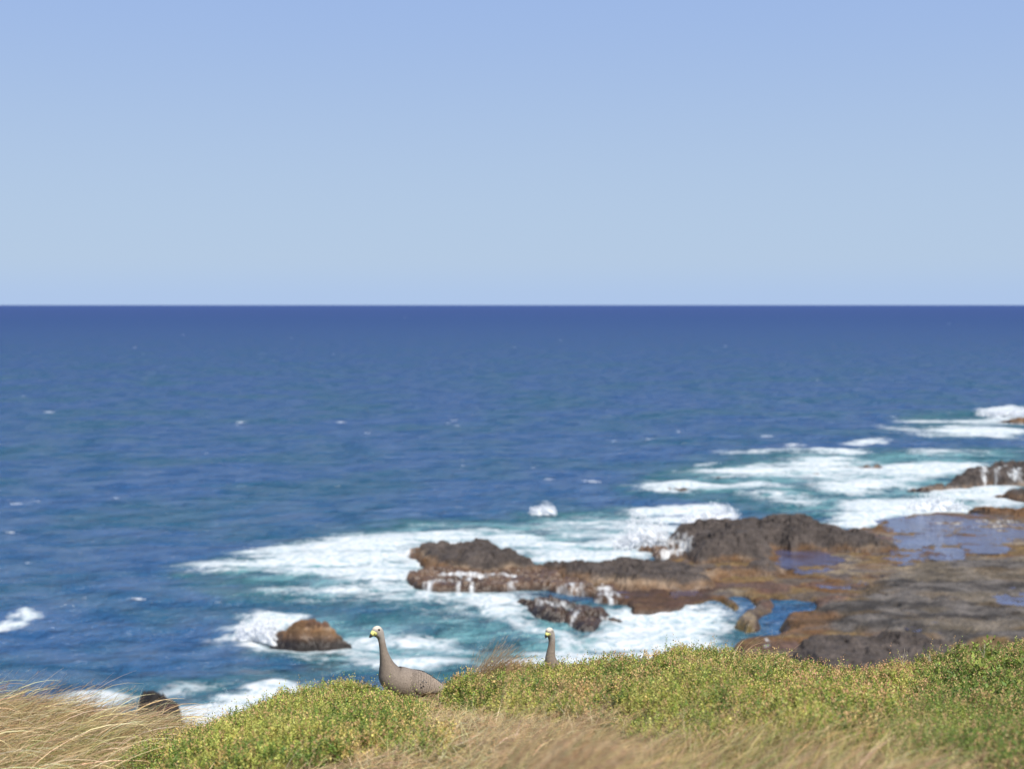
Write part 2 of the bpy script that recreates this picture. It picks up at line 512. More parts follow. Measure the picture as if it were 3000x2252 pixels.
def build_sea():
    th = np.concatenate([np.radians(np.arange(-180, -26, 6.0)), np.radians(np.linspace(-25.5, 25.5, 560)), np.radians(np.arange(27, 180.1, 6.0))])
    r = np.concatenate([[2.0, 12, 24, 34, 40], np.exp(np.linspace(math.log(46), math.log(650), 600)), np.exp(np.linspace(math.log(665), math.log(90000), 90))])
    T, Rr = np.meshgrid(th, r)
    X, Y = Rr * np.sin(T), Rr * np.cos(T)
    near = ss(40, 50, Rr) * (1 - ss(350, 900, Rr))
    Z = np.zeros_like(X)
    g = np.random.default_rng(3)
    amp_mod = 0.55 + 0.9 * fbm(X / 40, Y / 40, 2, 5)
    for i in range(46):
        lam = 2.6 * (1.11 ** i) if i < 30 else 12 + 46 * g.random()
        a = 0.0075 * lam ** 0.92
        if lam > 9: a *= 0.45
        if i >= 30: a *= 0.28
        ang = R(-98) + g.normal() * (0.95 if lam < 15 else 0.4)
        k = 2 * math.pi / lam
        ph = k * (X * math.cos(ang) + Y * math.sin(ang)) + g.random() * 6.283
        s = np.sin(ph)
        fade = 1 - ss(lam * 55, lam * 110, Rr)
        Z += a * fade * (s + 0.28 * np.cos(2 * ph))
    Z *= near * amp_mod * 0.62
    Xn = X + (fbm(X / 6, Y / 6, 3, 21) - 0.5) * 6
    Yn = Y + (fbm(X / 6, Y / 6, 3, 31) - 0.5) * 6
    F = np.zeros_like(X)
    S = np.zeros_like(X)
    m = (Rr > 40) & (Rr < 640) & (np.abs(T) < 0.45)
    streak = fbm(X / 7, Y / 1.6, 4, 44)
    fv = np.zeros(m.sum()); sv = np.zeros(m.sum())
    for poly, s, soft in FOAM:
        d = poly_sd(Xn[m], Yn[m], poly)
        fv = np.maximum(fv, s * ss(-soft * 1.7, soft * 1.7, d))
    for poly, s, soft in SHAL:
        d = poly_sd(Xn[m], Yn[m], poly)
        sv = np.maximum(sv, s * ss(-soft, soft, d))
    fv = fv * (0.12 + 1.68 * streak[m])
    F[m] = fv
    S[m] = np.clip(sv * (0.65 + 0.7 * fbm(X[m] / 9, Y[m] / 5, 3, 9)), 0, 1)
    S += 0.16 * ss(0.15, 0.6, Z) * (np.abs(T) < 0.45)
    lump = fbm(X / 1.2, Y / 1.2, 4, 77)
    Z += np.clip(F, 0, 1) ** 2 * (0.04 + 0.26 * lump) * near
    nr, nc = X.shape
    V = np.stack([X, Y, Z], -1).reshape(-1, 3)
    i = np.arange(nr - 1)[:, None] * nc + np.arange(nc - 1)[None]
    Fq = np.stack([i, i + 1, i + nc + 1, i + nc], -1).reshape(-1, 4)[:, ::-1]
    o = mesh_obj('sea', V, Fq, M_SEA, attrs={'foam': F.ravel(), 'shallow': S.ravel()})
    tag(o, kind='structure')


build_sea()

# ------------------------------------------------------------------ headland ground
CREST = np.array([(-700, 2060), (-300, 2065), (0, 2078), (200, 2096), (400, 2138), (560, 2172), (680, 2160), (770, 2122), (860, 2084), (960, 2068), (1060, 2058), (1150, 2050), (1300, 2042), (1380, 2032), (1500, 2018), (1650, 2012), (1800, 1998), (1950, 1976), (2100, 1978), (2300, 1994), (2450, 2022), (2600, 2020), (2750, 1998), (2900, 1972), (3000, 1952), (3300, 1925), (3800, 1910)], float)
YC = 13.4
_cz = np.array([PY(u, v, YC) for u, v in CREST])


def gz(x, y):
    x = np.asarray(x, float); y = np.asarray(y, float)
    zc = np.interp(x, _cz[:, 0], _cz[:, 2])
    d = YC - y
    near = zc + np.where(d > 0, 0.205 * d - 0.003 * d * d, 0)
    # behind the crest the headland falls away to the water
    e = np.clip(-d, 0, None)
    z = near - np.where(e > 0, 0.12 * e + 0.62 * e * ss(0, 2.5, e), 0)
    nz = (fbm(x / 1.1, y / 1.1, 3, 3) - 0.5) * 0.16 + (fbm(x / 0.28, y / 0.28, 2, 8) - 0.5) * 0.05
    z = z + nz * (1 - 0.35 * ss(1.0, 0.0, np.abs(d)))
    z = z + ss(3, 12, e) * (fbm(x / 3, y / 3, 4, 61) - 0.5) * 3.0
    return np.maximum(z, -2.5)


def G(u, v):
    d = ray(u, v)
    y = np.arange(3.0, 14.4, 0.04)
    p = np.array([0, 0, CAM_H])[None] + d[None] * (y / d[1])[:, None]
    hit = np.nonzero(p[:, 2] <= gz(p[:, 0], p[:, 1]))[0]
    return p[hit[0]] if len(hit) else PY(u, v, 14.3)


def GW(pts):
    return [G(u, v) for u, v in pts]


def build_ground():
    xs = np.concatenate([np.linspace(-60, -9, 35), np.linspace(-8.6, 8.6, 175), np.linspace(9, 60, 35)])
    ys = np.concatenate([np.linspace(-30, 3, 20), np.linspace(3.3, 16, 130), np.linspace(16.4, 48, 60)])
    X, Y = np.meshgrid(xs, ys)
    Z = gz(X, Y)
    nr, nc = X.shape
    i = np.arange(nr - 1)[:, None] * nc + np.arange(nc - 1)[None]
    Fq = np.stack([i, i + 1, i + nc + 1, i + nc], -1).reshape(-1, 4)
    o = mesh_obj('headland_ground', np.stack([X, Y, Z], -1).reshape(-1, 3), Fq, M_GROUND)
    tag(o, kind='structure')


build_ground()

# ------------------------------------------------------------------ rocks
DARK = np.array([0.036, 0.030, 0.028]); DARK2 = np.array([0.082, 0.066, 0.057])
CREAM = np.array([0.225, 0.165, 0.115]); ORANGE = np.array([0.122, 0.066, 0.031])
BROWN = np.array([0.062, 0.035, 0.019]); WETK = np.array([0.022, 0.014, 0.009])
OCHRE = np.array([0.128, 0.084, 0.038]); GREY = np.array([0.082, 0.072, 0.065]); TAN = np.array([0.19, 0.150, 0.100])


def lerp(a, b, t):
    return a + (b - a) * t[..., None]


def zone_colour(x, y, z, zs, seed):
    """tidal zones by height: wet kelp, brown weed, orange weed, pale barnacle band, dark basalt"""
    n = (fbm(x / 1.3, y / 1.3, 4, seed) - 0.5) + 1.3 * (fbm(x / 3.7, y / 3.7, 3, seed + 70) - 0.5)
    n2 = fbm(x / 3.1, y / 3.1, 3, seed + 3)
    h = z + n * 0.62
    c = np.broadcast_to(WETK, x.shape + (3,)).copy()
    c = lerp(c, BROWN, ss(zs[0] - .15, zs[0] + .15, h))
    c = lerp(c, ORANGE, ss(zs[1] - .2, zs[1] + .2, h) * ss(0.25, 0.6, n2 + 0.2))
    c = lerp(c, CREAM, ss(zs[2] - .15, zs[2] + .15, h) * (0.12 + 0.88 * ss(0.40, 0.62, n2)))
    dk = DARK + (DARK2 - DARK) * fbm(x / 0.8, y / 0.8, 4, seed + 9)[..., None]
    c = lerp(c, dk, ss(zs[3] - .18, zs[3] + .12, h))
    return c


def rock(name, label, pts, top, edge, zs=(0.1, 0.3, 0.75, 1.0), base=-0.8, res=0.17, warp=0.9, rough=0.35, terr=0.35,
         seed=1, tilt=(0, 0), colour_fn=None, wash=(), height_fn=None, kind=None, power=2.0, wetz=(0.2, 0.9), cracks=0.25, topx=None, c=None, grow=0.45):
    A = np.array(pts)[:, :2]
    lo, hi = A.min(0) - 1.6, A.max(0) + 1.6
    xs = np.arange(lo[0], hi[0], res); ys = np.arange(lo[1], hi[1], res)
    X, Y = np.meshgrid(xs, ys)
    wx = X + (fbm(X / 2.2, Y / 2.2, 4, seed) - 0.5) * 2 * warp
    wy = Y + (fbm(X / 2.2, Y / 2.2, 4, seed + 50) - 0.5) * 2 * warp
    sd = poly_sd(wx, wy, A) + grow
    t = np.clip((sd + 0.15) / edge, 0, 1)
    prof = 1 - (1 - t) ** power
    cx, cy = A.mean(0)
    tp = top + tilt[0] * (X - cx) + tilt[1] * (Y - cy) + (fbm(X / 4, Y / 4, 3, seed + 7) - 0.5) * rough * 1.8
    if topx is not None:
        ux = np.array([P(*c(x_, 0 + topx[0][2]), 0.8)[0] for x_, _z, *_ in topx])
        tp = tp - top + np.interp(X, ux, [q_[1] for q_ in topx])
    Z = base + (tp - base) * prof
    if height_fn is not None:
        Z = Z + height_fn(X, Y) * ss(0, edge, sd)
    rg = 1 - np.abs(2 * fbm(X / 1.5, Y / 1.5, 4, seed + 20) - 1)
    Z = Z + (fbm(X / 0.9, Y / 0.9, 4, seed + 11) - 0.5) * rough * t ** 0.5 - cracks * ss(0.9, 0.99, rg) * t
    rg2 = 1 - np.abs(2 * fbm(X / 0.55, Y / 0.55, 3, seed + 25) - 1)
    Z = Z - 0.5 * cracks * ss(0.82, 0.98, rg2) * t
    Z = Z + (fbm(X / 0.38, Y / 0.38, 3, seed + 13) - 0.5) * 0.30 * min(1.0, rough * 2.2) * t ** 0.5
    stp = 0.42
    q = Z / stp
    fl = np.floor(q)
    Z = Z * (1 - terr) + terr * stp * (fl + ss(0.55, 0.95, q - fl))
    Z = np.where(sd < -0.15, np.minimum(Z, base - 0.3 * np.clip(-sd - 0.15, 0, 3)), Z)
    cl = zone_colour(X, Y, Z, zs, seed)
    wet = 1 - ss(wetz[0], wetz[1], Z + (fbm(X, Y, 3, seed + 2) - 0.5) * 0.6)
    if colour_fn is not None:
        cl, wet = colour_fn(X, Y, Z, cl, wet)
    wa = np.zeros_like(X)
    for poly, s, soft in wash:
        wa = np.maximum(wa, s * ss(-soft, soft, poly_sd(wx, wy, poly)))
    nr, nc = X.shape
    i = np.arange(nr - 1)[:, None] * nc + np.arange(nc - 1)[None]
    keep = (sd > -1.0)
    kq = keep[:-1, :-1] | keep[1:, :-1] | keep[:-1, 1:] | keep[1:, 1:]
    Fq = np.stack([i, i + 1, i + nc + 1, i + nc], -1)[kq]
    used = np.unique(Fq)
    mp = np.full(nr * nc, -1); mp[used] = np.arange(len(used))
    V = np.stack([X, Y, Z], -1).reshape(-1, 3)[used]
    o = mesh_obj(name, V, mp[Fq], M_ROCK, smooth=False, colour=cl.reshape(-1, 3)[used], attrs={'wet': wet.ravel()[used], 'wash': wa.ravel()[used]})
    if kind:
        tag(o, kind=kind)
    else:
        tag(o, label, 'rock', 'rocks along the shore')
    return o


# the low reef platform (terrain)
PLAT = W(c6, [(1230, 500), (1390, 600), (1400, 685), (1560, 705), (1650, 750), (1850, 760), (2000, 722), (2200, 690)], 0.3) \
    + W(c8, [(60, 640), (200, 622), (270, 650), (300, 675), (345, 655), (335, 612), (400, 605), (425, 680), (350, 700), (318, 735), (390, 768), (490, 745), (485, 705), (600, 672), (612, 612), (840, 622), (850, 650), (820, 692), (700, 695), (615, 745), (640, 790), (600, 830), (480, 850), (350, 880), (310, 940), (290, 1060), (300, 1300), (2600, 1300), (2700, 400), (2500, 60), (2200, 60), (1900, 62), (1600, 48), (1300, 98), (1190, 150)], 0.35) \
    + W(c8, [(1000, 150), (500, 90), (0, 130)], 0.6) + W(c6, [(1850, 420), (1500, 440)], 0.6)
DRY = W(c8, [(1560, 345), (2260, 320), (2700, 400), (2700, 1300), (1750, 960), (1650, 880), (1300, 800), (960, 800), (900, 690), (890, 650), (960, 590), (1120, 520), (1320, 430)], 0.8)
OCH = W(c8, [(1640, 850), (1900, 860), (2150, 880), (2260, 925), (2300, 1150), (1800, 1150), (1790, 930)], 0.8)
REDB = W(c8, [(0, 470), (200, 540), (420, 560), (600, 610), (400, 760), (200, 640), (0, 650)], 0.6) 
BRN = W(c6, [(1390, 590), (1700, 570), (2100, 560), (2212, 600), (2212, 700), (1850, 770), (1560, 720), (1400, 700)], 0.6)
RIM = W(c8, [(590, 640), (850, 600), (950, 690), (1000, 780), (760, 830), (300, 960), (300, 880), (600, 760)], 0.5)


POOLS = [
    (W(c8, [(600, 300), (760, 285), (880, 325), (965, 352), (870, 388), (670, 395), (640, 345)], 0.55), 0.55),
    (W(c8, [(945, 525), (1000, 505), (1110, 488), (1070, 532)], 0.55), 0.56),
    (W(c8, [(1310, 100), (1500, 72), (1900, 62), (2400, 120), (2400, 215), (1990, 242), (1760, 245), (1440, 232), (1400, 170)], 0.55), 0.51),
    (W(c8, [(1420, 298), (1530, 295), (1535, 330), (1430, 330)], 0.55), 0.55),
    (W(c8, [(1630, 290), (1740, 285), (1725, 352), (1680, 345)], 0.6), 0.58),
    (W(c8, [(1440, 240), (1600, 245), (1580, 278), (1450, 278)], 0.55), 0.552),
    (W(c8, [(2080, 605), (2230, 540), (2230, 690), (2100, 645)], 0.85), 0.86),
    (W(c8, [(1540, 775), (1610, 780), (1600, 805), (1550, 800)], 0.85), 0.85),
    (W(c8, [(800, 415), (920, 412), (910, 432), (810, 435)], 0.55), 0.552),
    (W(c8, [(1370, 350), (1480, 345), (1470, 368), (1390, 370)], 0.6), 0.57),
    (W(c8, [(1880, 270), (2030, 275), (2010, 300), (1900, 300)], 0.55), 0.552),
    (W(c8, [(0, 540), (150, 560), (140, 590), (0, 590)], 0.4), 0.40),
    (W(c6, [(1540, 612), (1640, 615), (1660, 650), (1580, 650)], 0.4), 0.40)]


def plat_h(X, Y):
    bas = 0
    for pts_, z_ in POOLS:
        bas = np.maximum(bas, ss(-0.8, 0.7, poly_sd(X + (fbm(X / 1.6, Y / 1.6, 4, 600) - 0.5) * 2.4, Y + (fbm(X / 1.6, Y / 1.6, 4, 650) - 0.5) * 2.4, pts_)))
    bas = bas + 2.8 * (fbm(X / 3.5, Y / 1.1, 5, 690) - 0.52) * np.clip(bas, 0, 1)
    return -0.17 * bas + 0.22 * (fbm(X / 1.1, Y / 1.1, 5, 695) - 0.5) * ss(-1.5, 2.0, poly_sd(X, Y, DRY)) + 0.32 * ss(-1.5, 3.0, poly_sd(X, Y, DRY)) - 0.25 * ss(-1, 1.5, poly_sd(X, Y, OCH)) - 0.18 * ss(-1.0, 2.0, poly_sd(X, Y, BRN))


def plat_col(X, Y, Z, c, wet):
    wx = X + (fbm(X / 2.5, Y / 2.5, 4, 140) - 0.5) * 5
    wy = Y + (fbm(X / 2.5, Y / 2.5, 4, 150) - 0.5) * 5
    n = fbm(X / 2.2, Y / 1.6, 5, 160)
    n2 = fbm(X / 5.0, Y / 4.0, 4, 165)
    b = lerp(np.broadcast_to(OCHRE, X.shape + (3,)), np.array([0.095, 0.050, 0.022]), ss(0.42, 0.62, n))
    b = lerp(b, TAN, 0.8 * ss(0.55, 0.68, n2))
    b = lerp(b, DARK2, 0.85 * ss(0.54, 0.64, fbm(X / 1.8, Y / 1.2, 5, 177)))
    b = lerp(b, np.array([0.085, 0.05, 0.042]), 0.8 * ss(0.55, 0.7, fbm(X / 3, Y / 2, 4, 170)))
    dr = ss(-1.0, 1.4, poly_sd(wx, wy, DRY))
    g = lerp(np.broadcast_to(GREY * 0.42, X.shape + (3,)), GREY * 1.2, ss(0.3, 0.7, n))
    g = lerp(g, TAN * 0.75, 0.4 * ss(0.56, 0.70, n2))
    g = lerp(g, OCHRE * 0.75, 0.4 * ss(0.6, 0.72, fbm(X / 3.5, Y / 2.0, 4, 180)))
    b = lerp(b, g, dr)
    b = lerp(b, np.array([0.125, 0.083, 0.038]), ss(-0.5, 0.8, poly_sd(wx, wy, OCH)))
    b = lerp(b, np.array([0.052, 0.028, 0.020]), 0.85 * ss(-0.6, 0.8, poly_sd(wx, wy, BRN)))
    b = lerp(b, lerp(np.broadcast_to(BROWN, X.shape + (3,)), ORANGE, ss(0.4, 0.65, n)), 0.85 * ss(-0.8, 0.8, poly_sd(wx, wy, RIM)))
    lo = ss(0.42, 0.1, Z)
    b = lerp(b, lerp(np.broadcast_to(BROWN, X.shape + (3,)), np.array([0.14, 0.095, 0.024]), ss(0.5, 0.65, n)), lo)
    wet = np.clip(np.maximum(lo, (1 - dr) * 0.45 * ss(0.4, 0.6, n2)), 0, 1)
    return b, wet


rock('reef_platform', None, PLAT, 0.62, 0.9, base=-0.7, res=0.2, warp=0.7, rough=0.20, terr=0.2, seed=100, colour_fn=plat_col, height_fn=plat_h, kind='structure', cracks=0.10, grow=0.0,
     wash=[(W(c6, [(1370, 600), (1500, 570), (1620, 620), (1560, 720), (1420, 700)], 0.5), 0.62, 1.0),
           (W(c7, [(1350, 770), (1500, 740), (1700, 760), (1600, 800), (1450, 830)], 0.6), 0.55, 1.2),
           (W(c7, [(1400, 745), (1800, 735), (2230, 745), (2230, 830), (1900, 800), (1500, 800)], 0.6), 0.52, 1.5),
           (W(c8, [(480, 860), (560, 840), (640, 900), (560, 960), (500, 930)], 0.4), 0.5, 0.7)])

Z_RIDGE = (0.15, 0.45, 0.85, 1.15)
# left outcrop
rock('rock_outcrop', 'dark rock outcrop at the reef tip with white water sweeping round its left end',
     W(c6, [(150, 338, 0.9), (250, 296, 1.3), (340, 282, 1.5), (560, 295, 1.6), (620, 240, 1.9), (690, 244, 2.0), (770, 268, 1.9), (810, 302, 1.7), (930, 322, 1.6), (970, 362, 1.5), (1060, 396, 1.4), (1180, 400, 1.4), (1180, 450, .9), (830, 462, .9), (640, 470, .8), (420, 470, .7), (330, 430, .6), (300, 395, .6), (190, 365, .6)]),
     1.75, 2.3, grow=0.9, c=c6, topx=[(150, .9, 400), (340, 1.5), (560, 1.6), (690, 1.75), (770, 1.7), (930, 1.55), (1060, 1.4)], zs=(0.12, 0.3, 0.62, 0.85), rough=0.42, seed=210, terr=0.55, cracks=0.35,
     wash=[(W(c6, [(60, 330), (200, 330), (300, 380), (200, 420), (60, 400)], 0.4), 0.75, 0.8)])
# middle ridge
rock('rock_ridge', 'long low grey ridge linking the left outcrop to the big dark outcrop',
     W(c6, [(970, 392, 1.3), (1120, 388, 1.5), (1250, 398, 1.5), (1450, 400, 1.5), (1620, 388, 1.6), (1720, 380, 1.6), (1880, 388, 1.6), (2060, 402, 1.5), (2160, 440, 1.4)]) +
     W(c7, [(560, 985, 1.3), (700, 965, 1.3), (800, 1002, 1.2), (790, 1050, .8), (560, 1062, .8), (400, 1085, .7)]) +
     W(c6, [(2180, 590, .7), (1900, 600, .7), (1600, 590, .7), (1400, 560, .7), (1290, 530, .7), (1180, 490, .7), (980, 440, .7)]),
     1.5, 2.4, grow=0.8, zs=(-0.2, 0.15, 0.5, 0.90), rough=0.38, seed=230, terr=0.5, cracks=0.3)
# wet ledge with run-off
rock('rock_ledge', 'flat wet brown ledge with white run-off pouring over its front edge',
     W(c6, [(250, 480, .8), (400, 450, .8), (1000, 440, .8), (1250, 510, .8), (1420, 600, .7), (1260, 612, .5), (1130, 625, .1), (960, 625, 0), (850, 640, 0), (640, 648, 0), (400, 640, 0), (290, 615, 0), (255, 560, .3)]),
     0.80, 0.55, zs=(0.25, 0.5, 1.6, 2.2), rough=0.18, seed=250, terr=0.3, power=3.0, warp=0.45, wetz=(0.9, 1.4),
     wash=[(W(c6, [(310, 580), (400, 580), (405, 650), (310, 640)], 0.4), 0.68, 0.3), (W(c6, [(525, 575), (560, 575), (560, 655), (520, 655)], 0.4), 0.74, 0.22),
           (W(c6, [(600, 570), (640, 570), (645, 660), (605, 660)], 0.4), 0.74, 0.22), (W(c6, [(860, 600), (940, 590), (930, 650), (860, 650)], 0.3), 0.6, 0.3),
           (W(c6, [(330, 500), (560, 485), (950, 490), (900, 515), (520, 520)], 0.85), 0.72, 0.5), (W(c6, [(260, 545), (420, 530), (600, 540), (420, 562)], 0.85), 0.62, 0.5),
           (W(c6, [(980, 610), (1250, 590), (1420, 600), (1380, 640), (1100, 650)], 0.5), 0.58, 0.9)])
rock('rock_slab', 'low brown weedy slab in front of the ledge with surf draining off it',
     W(c6, [(940, 690, .2), (1010, 662, .4), (1230, 655, .5), (1400, 690, .5), (1530, 745, .4), (1590, 790, .1), (1480, 800, 0), (1430, 860, 0), (1330, 855, 0), (1250, 815, 0), (1100, 795, 0), (985, 755, 0)]),
     0.55, 1.3, zs=(0.1, 0.75, 1.6, 2.2), rough=0.55, seed=270, warp=0.7, wetz=(0.9, 1.4), cracks=0.3,
     wash=[(W(c6, [(1000, 690), (1250, 668), (1400, 700), (1250, 725), (1080, 725)], 0.5), 0.6, 0.8), (W(c6, [(1240, 740), (1330, 730), (1300, 850), (1250, 840)], 0.3), 0.62, 0.4), (W(c6, [(1400, 740), (1560, 760), (1500, 800)], 0.3), 0.6, 0.4)])
# big dark outcrop
rock('rock_outcrop', 'big domed dark outcrop with an orange weed lip, biggest rock on the reef',
     W(c7, [(70, 855, 1.3), (95, 775, 2.1), (250, 728, 2.4), (430, 735, 2.4), (600, 706, 2.5), (930, 696, 2.5), (1030, 726, 2.3), (1090, 774, 2.0), (1200, 804, 1.7), (1320, 834, 1.4), (1480, 878, 1.0), (1500, 920, .7), (1250, 925, .6), (1000, 915, .6), (860, 920, .6), (740, 900, .6), (720, 960, .6), (560, 985, .7), (290, 1000, .6), (180, 960, .3), (85, 900, .3)]),
     2.45, 3.0, grow=1.1, c=c7, topx=[(85, 1.5, 850), (130, 2.2), (430, 2.5), (930, 2.6), (1030, 2.4), (1200, 1.85), (1320, 1.5), (1480, 1.15)], zs=(0.3, 0.5, 0.72, 0.9), rough=0.6, seed=300, terr=0.55, cracks=0.5, power=1.9,
     wash=[(W(c7, [(20, 900), (110, 880), (270, 930), (260, 980), (80, 960)], 0.5), 0.62, 0.6)])
rock('rock_slab', 'small brown slab awash below the left end of the big outcrop',
     W(c6, [(1690, 345, .6), (1730, 328, .8), (1830, 328, .8), (1870, 350, .7), (2050, 370, .6), (2060, 410, .4), (1850, 400, .3), (1720, 375, .2)]),
     0.85, 0.9, zs=(0.1, 0.3, 1.4, 2.0), seed=320, wetz=(0.8, 1.4), wash=[(W(c6, [(1820, 340), (2060, 360), (2060, 410), (1850, 400)], 0.7), 0.7, 0.4)])
# dark outcrop behind the near shrubs
rock('rock_outcrop', 'flat dark grey outcrop just above the right shrubs, nearest rock on the platform',
     W(c8, [(690, 900, 1.0), (760, 830, 1.3), (860, 806, 1.5), (1000, 800, 1.5), (1300, 800, 1.5), (1500, 815, 1.4), (1700, 880, 1.2), (1800, 940, 1.0), (1830, 1010, .9), (1850, 1200, .8), (900, 1200, .8), (680, 980, .8)]),
     1.55, 1.6, zs=(0.05, 0.1, 0.2, 0.35), rough=0.4, seed=340, cracks=0.25)
# rocks off to the right
rock('rock_outcrop', 'dark rock at the right edge streaked with white water running down its face',
     W(c7, [(1500, 562, .3), (1600, 545, .7), (1720, 522, 1.0), (1850, 480, 1.3), (1950, 432, 1.6), (2060, 408, 1.7), (2300, 420, 1.7), (2320, 545, .3), (2000, 556, 0), (1860, 570, 0), (1700, 575, 0), (1560, 576, 0)]),
     1.65, 1.5, c=c7, topx=[(1480, .55, 560), (1600, .75), (1720, 1.0), (1850, 1.3), (1950, 1.65), (2300, 1.8)], grow=0.6, zs=(0.05, 0.1, 0.25, 0.45), rough=0.55, seed=360, res=0.22, cracks=0.4,
     wash=[(W(c7, [(1940, 460, 1.2), (2000, 455, 1.2), (1990, 555, .2), (1950, 555, .2)]), 0.85, 0.9), (W(c7, [(2040, 450, 1.2), (2100, 450, 1.2), (2060, 550, .2), (2010, 550, .2)]), 0.8, 0.9), (W(c7, [(2130, 460, 1.2), (2200, 460, 1.2), (2200, 550, .2), (2120, 550, .2)]), 0.8, 0.8)])
rock('rock_outcrop', 'pale brown rock below the white streaked one at the right edge',
     W(c7, [(2000, 606, .2), (2060, 590, .6), (2140, 566, .9), (2300, 565, .9), (2300, 650, 0), (2180, 640, 0), (2080, 625, 0)]), 0.95, 1.6, zs=(0.1, 0.2, 0.4, 0.7), seed=380, res=0.2, rough=0.5)
rock('rock_outcrop', 'reddish brown weedy rock mound at the right edge beside the wet reef flat',
     W(c7, [(1880, 695, .3), (1960, 664, .8), (2100, 658, .9), (2300, 680, .9), (2300, 765, .4), (2100, 745, .3), (1950, 720, .3)]), 0.95, 1.8, zs=(0.1, 0.3, 1.8, 2.4), seed=400, res=0.2, rough=0.4)
rock('rock_outcrop', 'farthest brown rock in the surf near the top right of the water',
     W(c7, [(2040, 165, .3), (2150, 148, .9), (2320, 142, 1.1), (2320, 192, 0), (2120, 182, 0)]), 1.2, 2.4, zs=(0.1, 0.3, 1.8, 2.4), seed=420, res=0.35, rough=0.5)
rock('sea_rock', 'small smooth brown rock in the broad white surf patch',
     W(c7, [(1165, 432, .1), (1220, 412, .6), (1290, 404, .8), (1365, 416, .6), (1378, 434, .1), (1280, 444, 0)]), 0.75, 1.6, zs=(0.05, 0.2, 1.8, 2.4), seed=440, res=0.2, rough=0.3, warp=0.4)
rock('sea_rock', 'tiny dark rock tip at the left front of the surf patch',
     W(c7, [(385, 498, .1), (440, 489, .4), (505, 497, .1), (440, 506, 0)]), 0.45, 1.0, zs=(0.05, 0.2, 1.8, 2.4), seed=450, rough=0.25, warp=0.3)
rock('sea_rock', 'sliver of dark rock in the middle of the surf patch',
     W(c7, [(940, 484, .1), (980, 476, .3), (1035, 484, .1), (980, 490, 0)]), 0.4, 0.9, zs=(0.05, 0.3, 1.8, 2.4), seed=460, rough=0.2, warp=0.3)
rock('sea_rock', 'broken dark rock tips in the foam streak left of the surf patch',
     W(c7, [(115, 580, .1), (180, 568, .4), (255, 582, .1), (190, 596, 0)]), 0.5, 0.9, zs=(0.05, 0.2, 1.8, 2.4), seed=470, rough=0.4, warp=0.4)
# isolated rock
rock('sea_rock', 'lone chunky brown rock standing in the water left of the near goose',
     W(c9, [(770, 290, 1.0), (850, 215, 1.3), (1050, 210, 1.35), (1220, 220, 1.35), (1360, 285, 1.2), (1480, 385, .9), (1680, 505, .4), (1600, 590, .0), (1300, 622, 0), (1000, 632, 0), (780, 612, 0), (675, 545, 0)]),
     1.3, 0.8, c=c9, topx=[(670, .55, 600), (770, 1.05), (850, 1.28), (1000, 1.32), (1220, 1.25), (1360, 1.0), (1480, .62), (1680, .25)], grow=0.1, zs=(0.12, 0.3, 0.8, 1.12), rough=0.42, seed=481, res=0.06, warp=0.4, power=2.4, cracks=0.3, terr=0.3,
     colour_fn=lambda X, Y, Z, c, wet: (lerp(np.where((Z > 1.02)[..., None], np.array([0.092, 0.052, 0.036]), c * 1.0), np.array([0.150, 0.085, 0.040]), 0.55 * ss(0.4, 0.75, Z) * ss(0.35, 0.6, fbm(X / .7, Y / .7, 3, 488))), wet))
# dark stack behind the left grass
_stk = [PY(395, 2110, 61), PY(410, 2060, 62), PY(470, 2050, 63), PY(530, 2070, 62), PY(560, 2120, 61), PY(560, 2140, 59.5), PY(480, 2150, 58.8), PY(400, 2150, 59.5)]
rock('rock_stack', 'jagged black rock stack peeping over the dry grass at lower left',
     _stk, 2.7, 0.8, grow=-0.05, base=-1.0, zs=(0.2, 0.4, 0.6, 0.8), rough=0.9, seed=507, res=0.07, warp=0.4, power=2.6, terr=0.2, cracks=0.5, tilt=(-0.25, 0), colour_fn=lambda X, Y, Z, c, wet: (c * 0.35, wet * 0 + 0.3))


# tide pools: flat sheets the rock pokes through
def pool(pts, z):
    A = np.array(pts)[:, :2]
    lo, hi = A.min(0) - 1.2, A.max(0) + 1.2
    res = 0.25
    X, Y = np.meshgrid(np.arange(lo[0], hi[0], res), np.arange(lo[1], hi[1], res))
    sd = poly_sd(X, Y, A)
    keep = sd > -1.0
    nr, nc = X.shape
    i = np.arange(nr - 1)[:, None] * nc + np.arange(nc - 1)[None]
    Fq = np.stack([i, i + 1, i + nc + 1, i + nc], -1)[keep[:-1, :-1]]
    used = np.unique(Fq)
    mp = np.full(nr * nc, -1); mp[used] = np.arange(len(used))
    V = np.stack([X, Y, np.full_like(X, z)], -1).reshape(-1, 3)[used]
    tag(mesh_obj('tide_pool', V, mp[Fq], M_POOL), kind='structure')


for pts_, z_ in POOLS:
    pool(pts_, z_)

# spray plumes and whitecaps
def ico():
    t = (1 + 5 ** 0.5) / 2
    v = np.array([(0, 0, 1), (0, 0, -1), (1, 0, 0), (-1, 0, 0), (0, 1, 0), (0, -1, 0)], float)
    f = np.array([(0, 2, 4), (0, 4, 3), (0, 3, 5), (0, 5, 2), (1, 4, 2), (1, 3, 4), (1, 5, 3), (1, 2, 5)])
    return v, f


def blobs(name, Cc, S, mat):
    v, f = ico()
    N = len(Cc)
    q = rng.normal(size=(N, 3, 3)) * 0.35 + np.eye(3)
    V = np.einsum('kj,nij->nki', v, q) * S[:, None, None] + Cc[:, None]
    F = f[None] + (np.arange(N) * len(v))[:, None, None]
    return mesh_obj(name, V.reshape(-1, 3), F.reshape(-1, 3), mat)


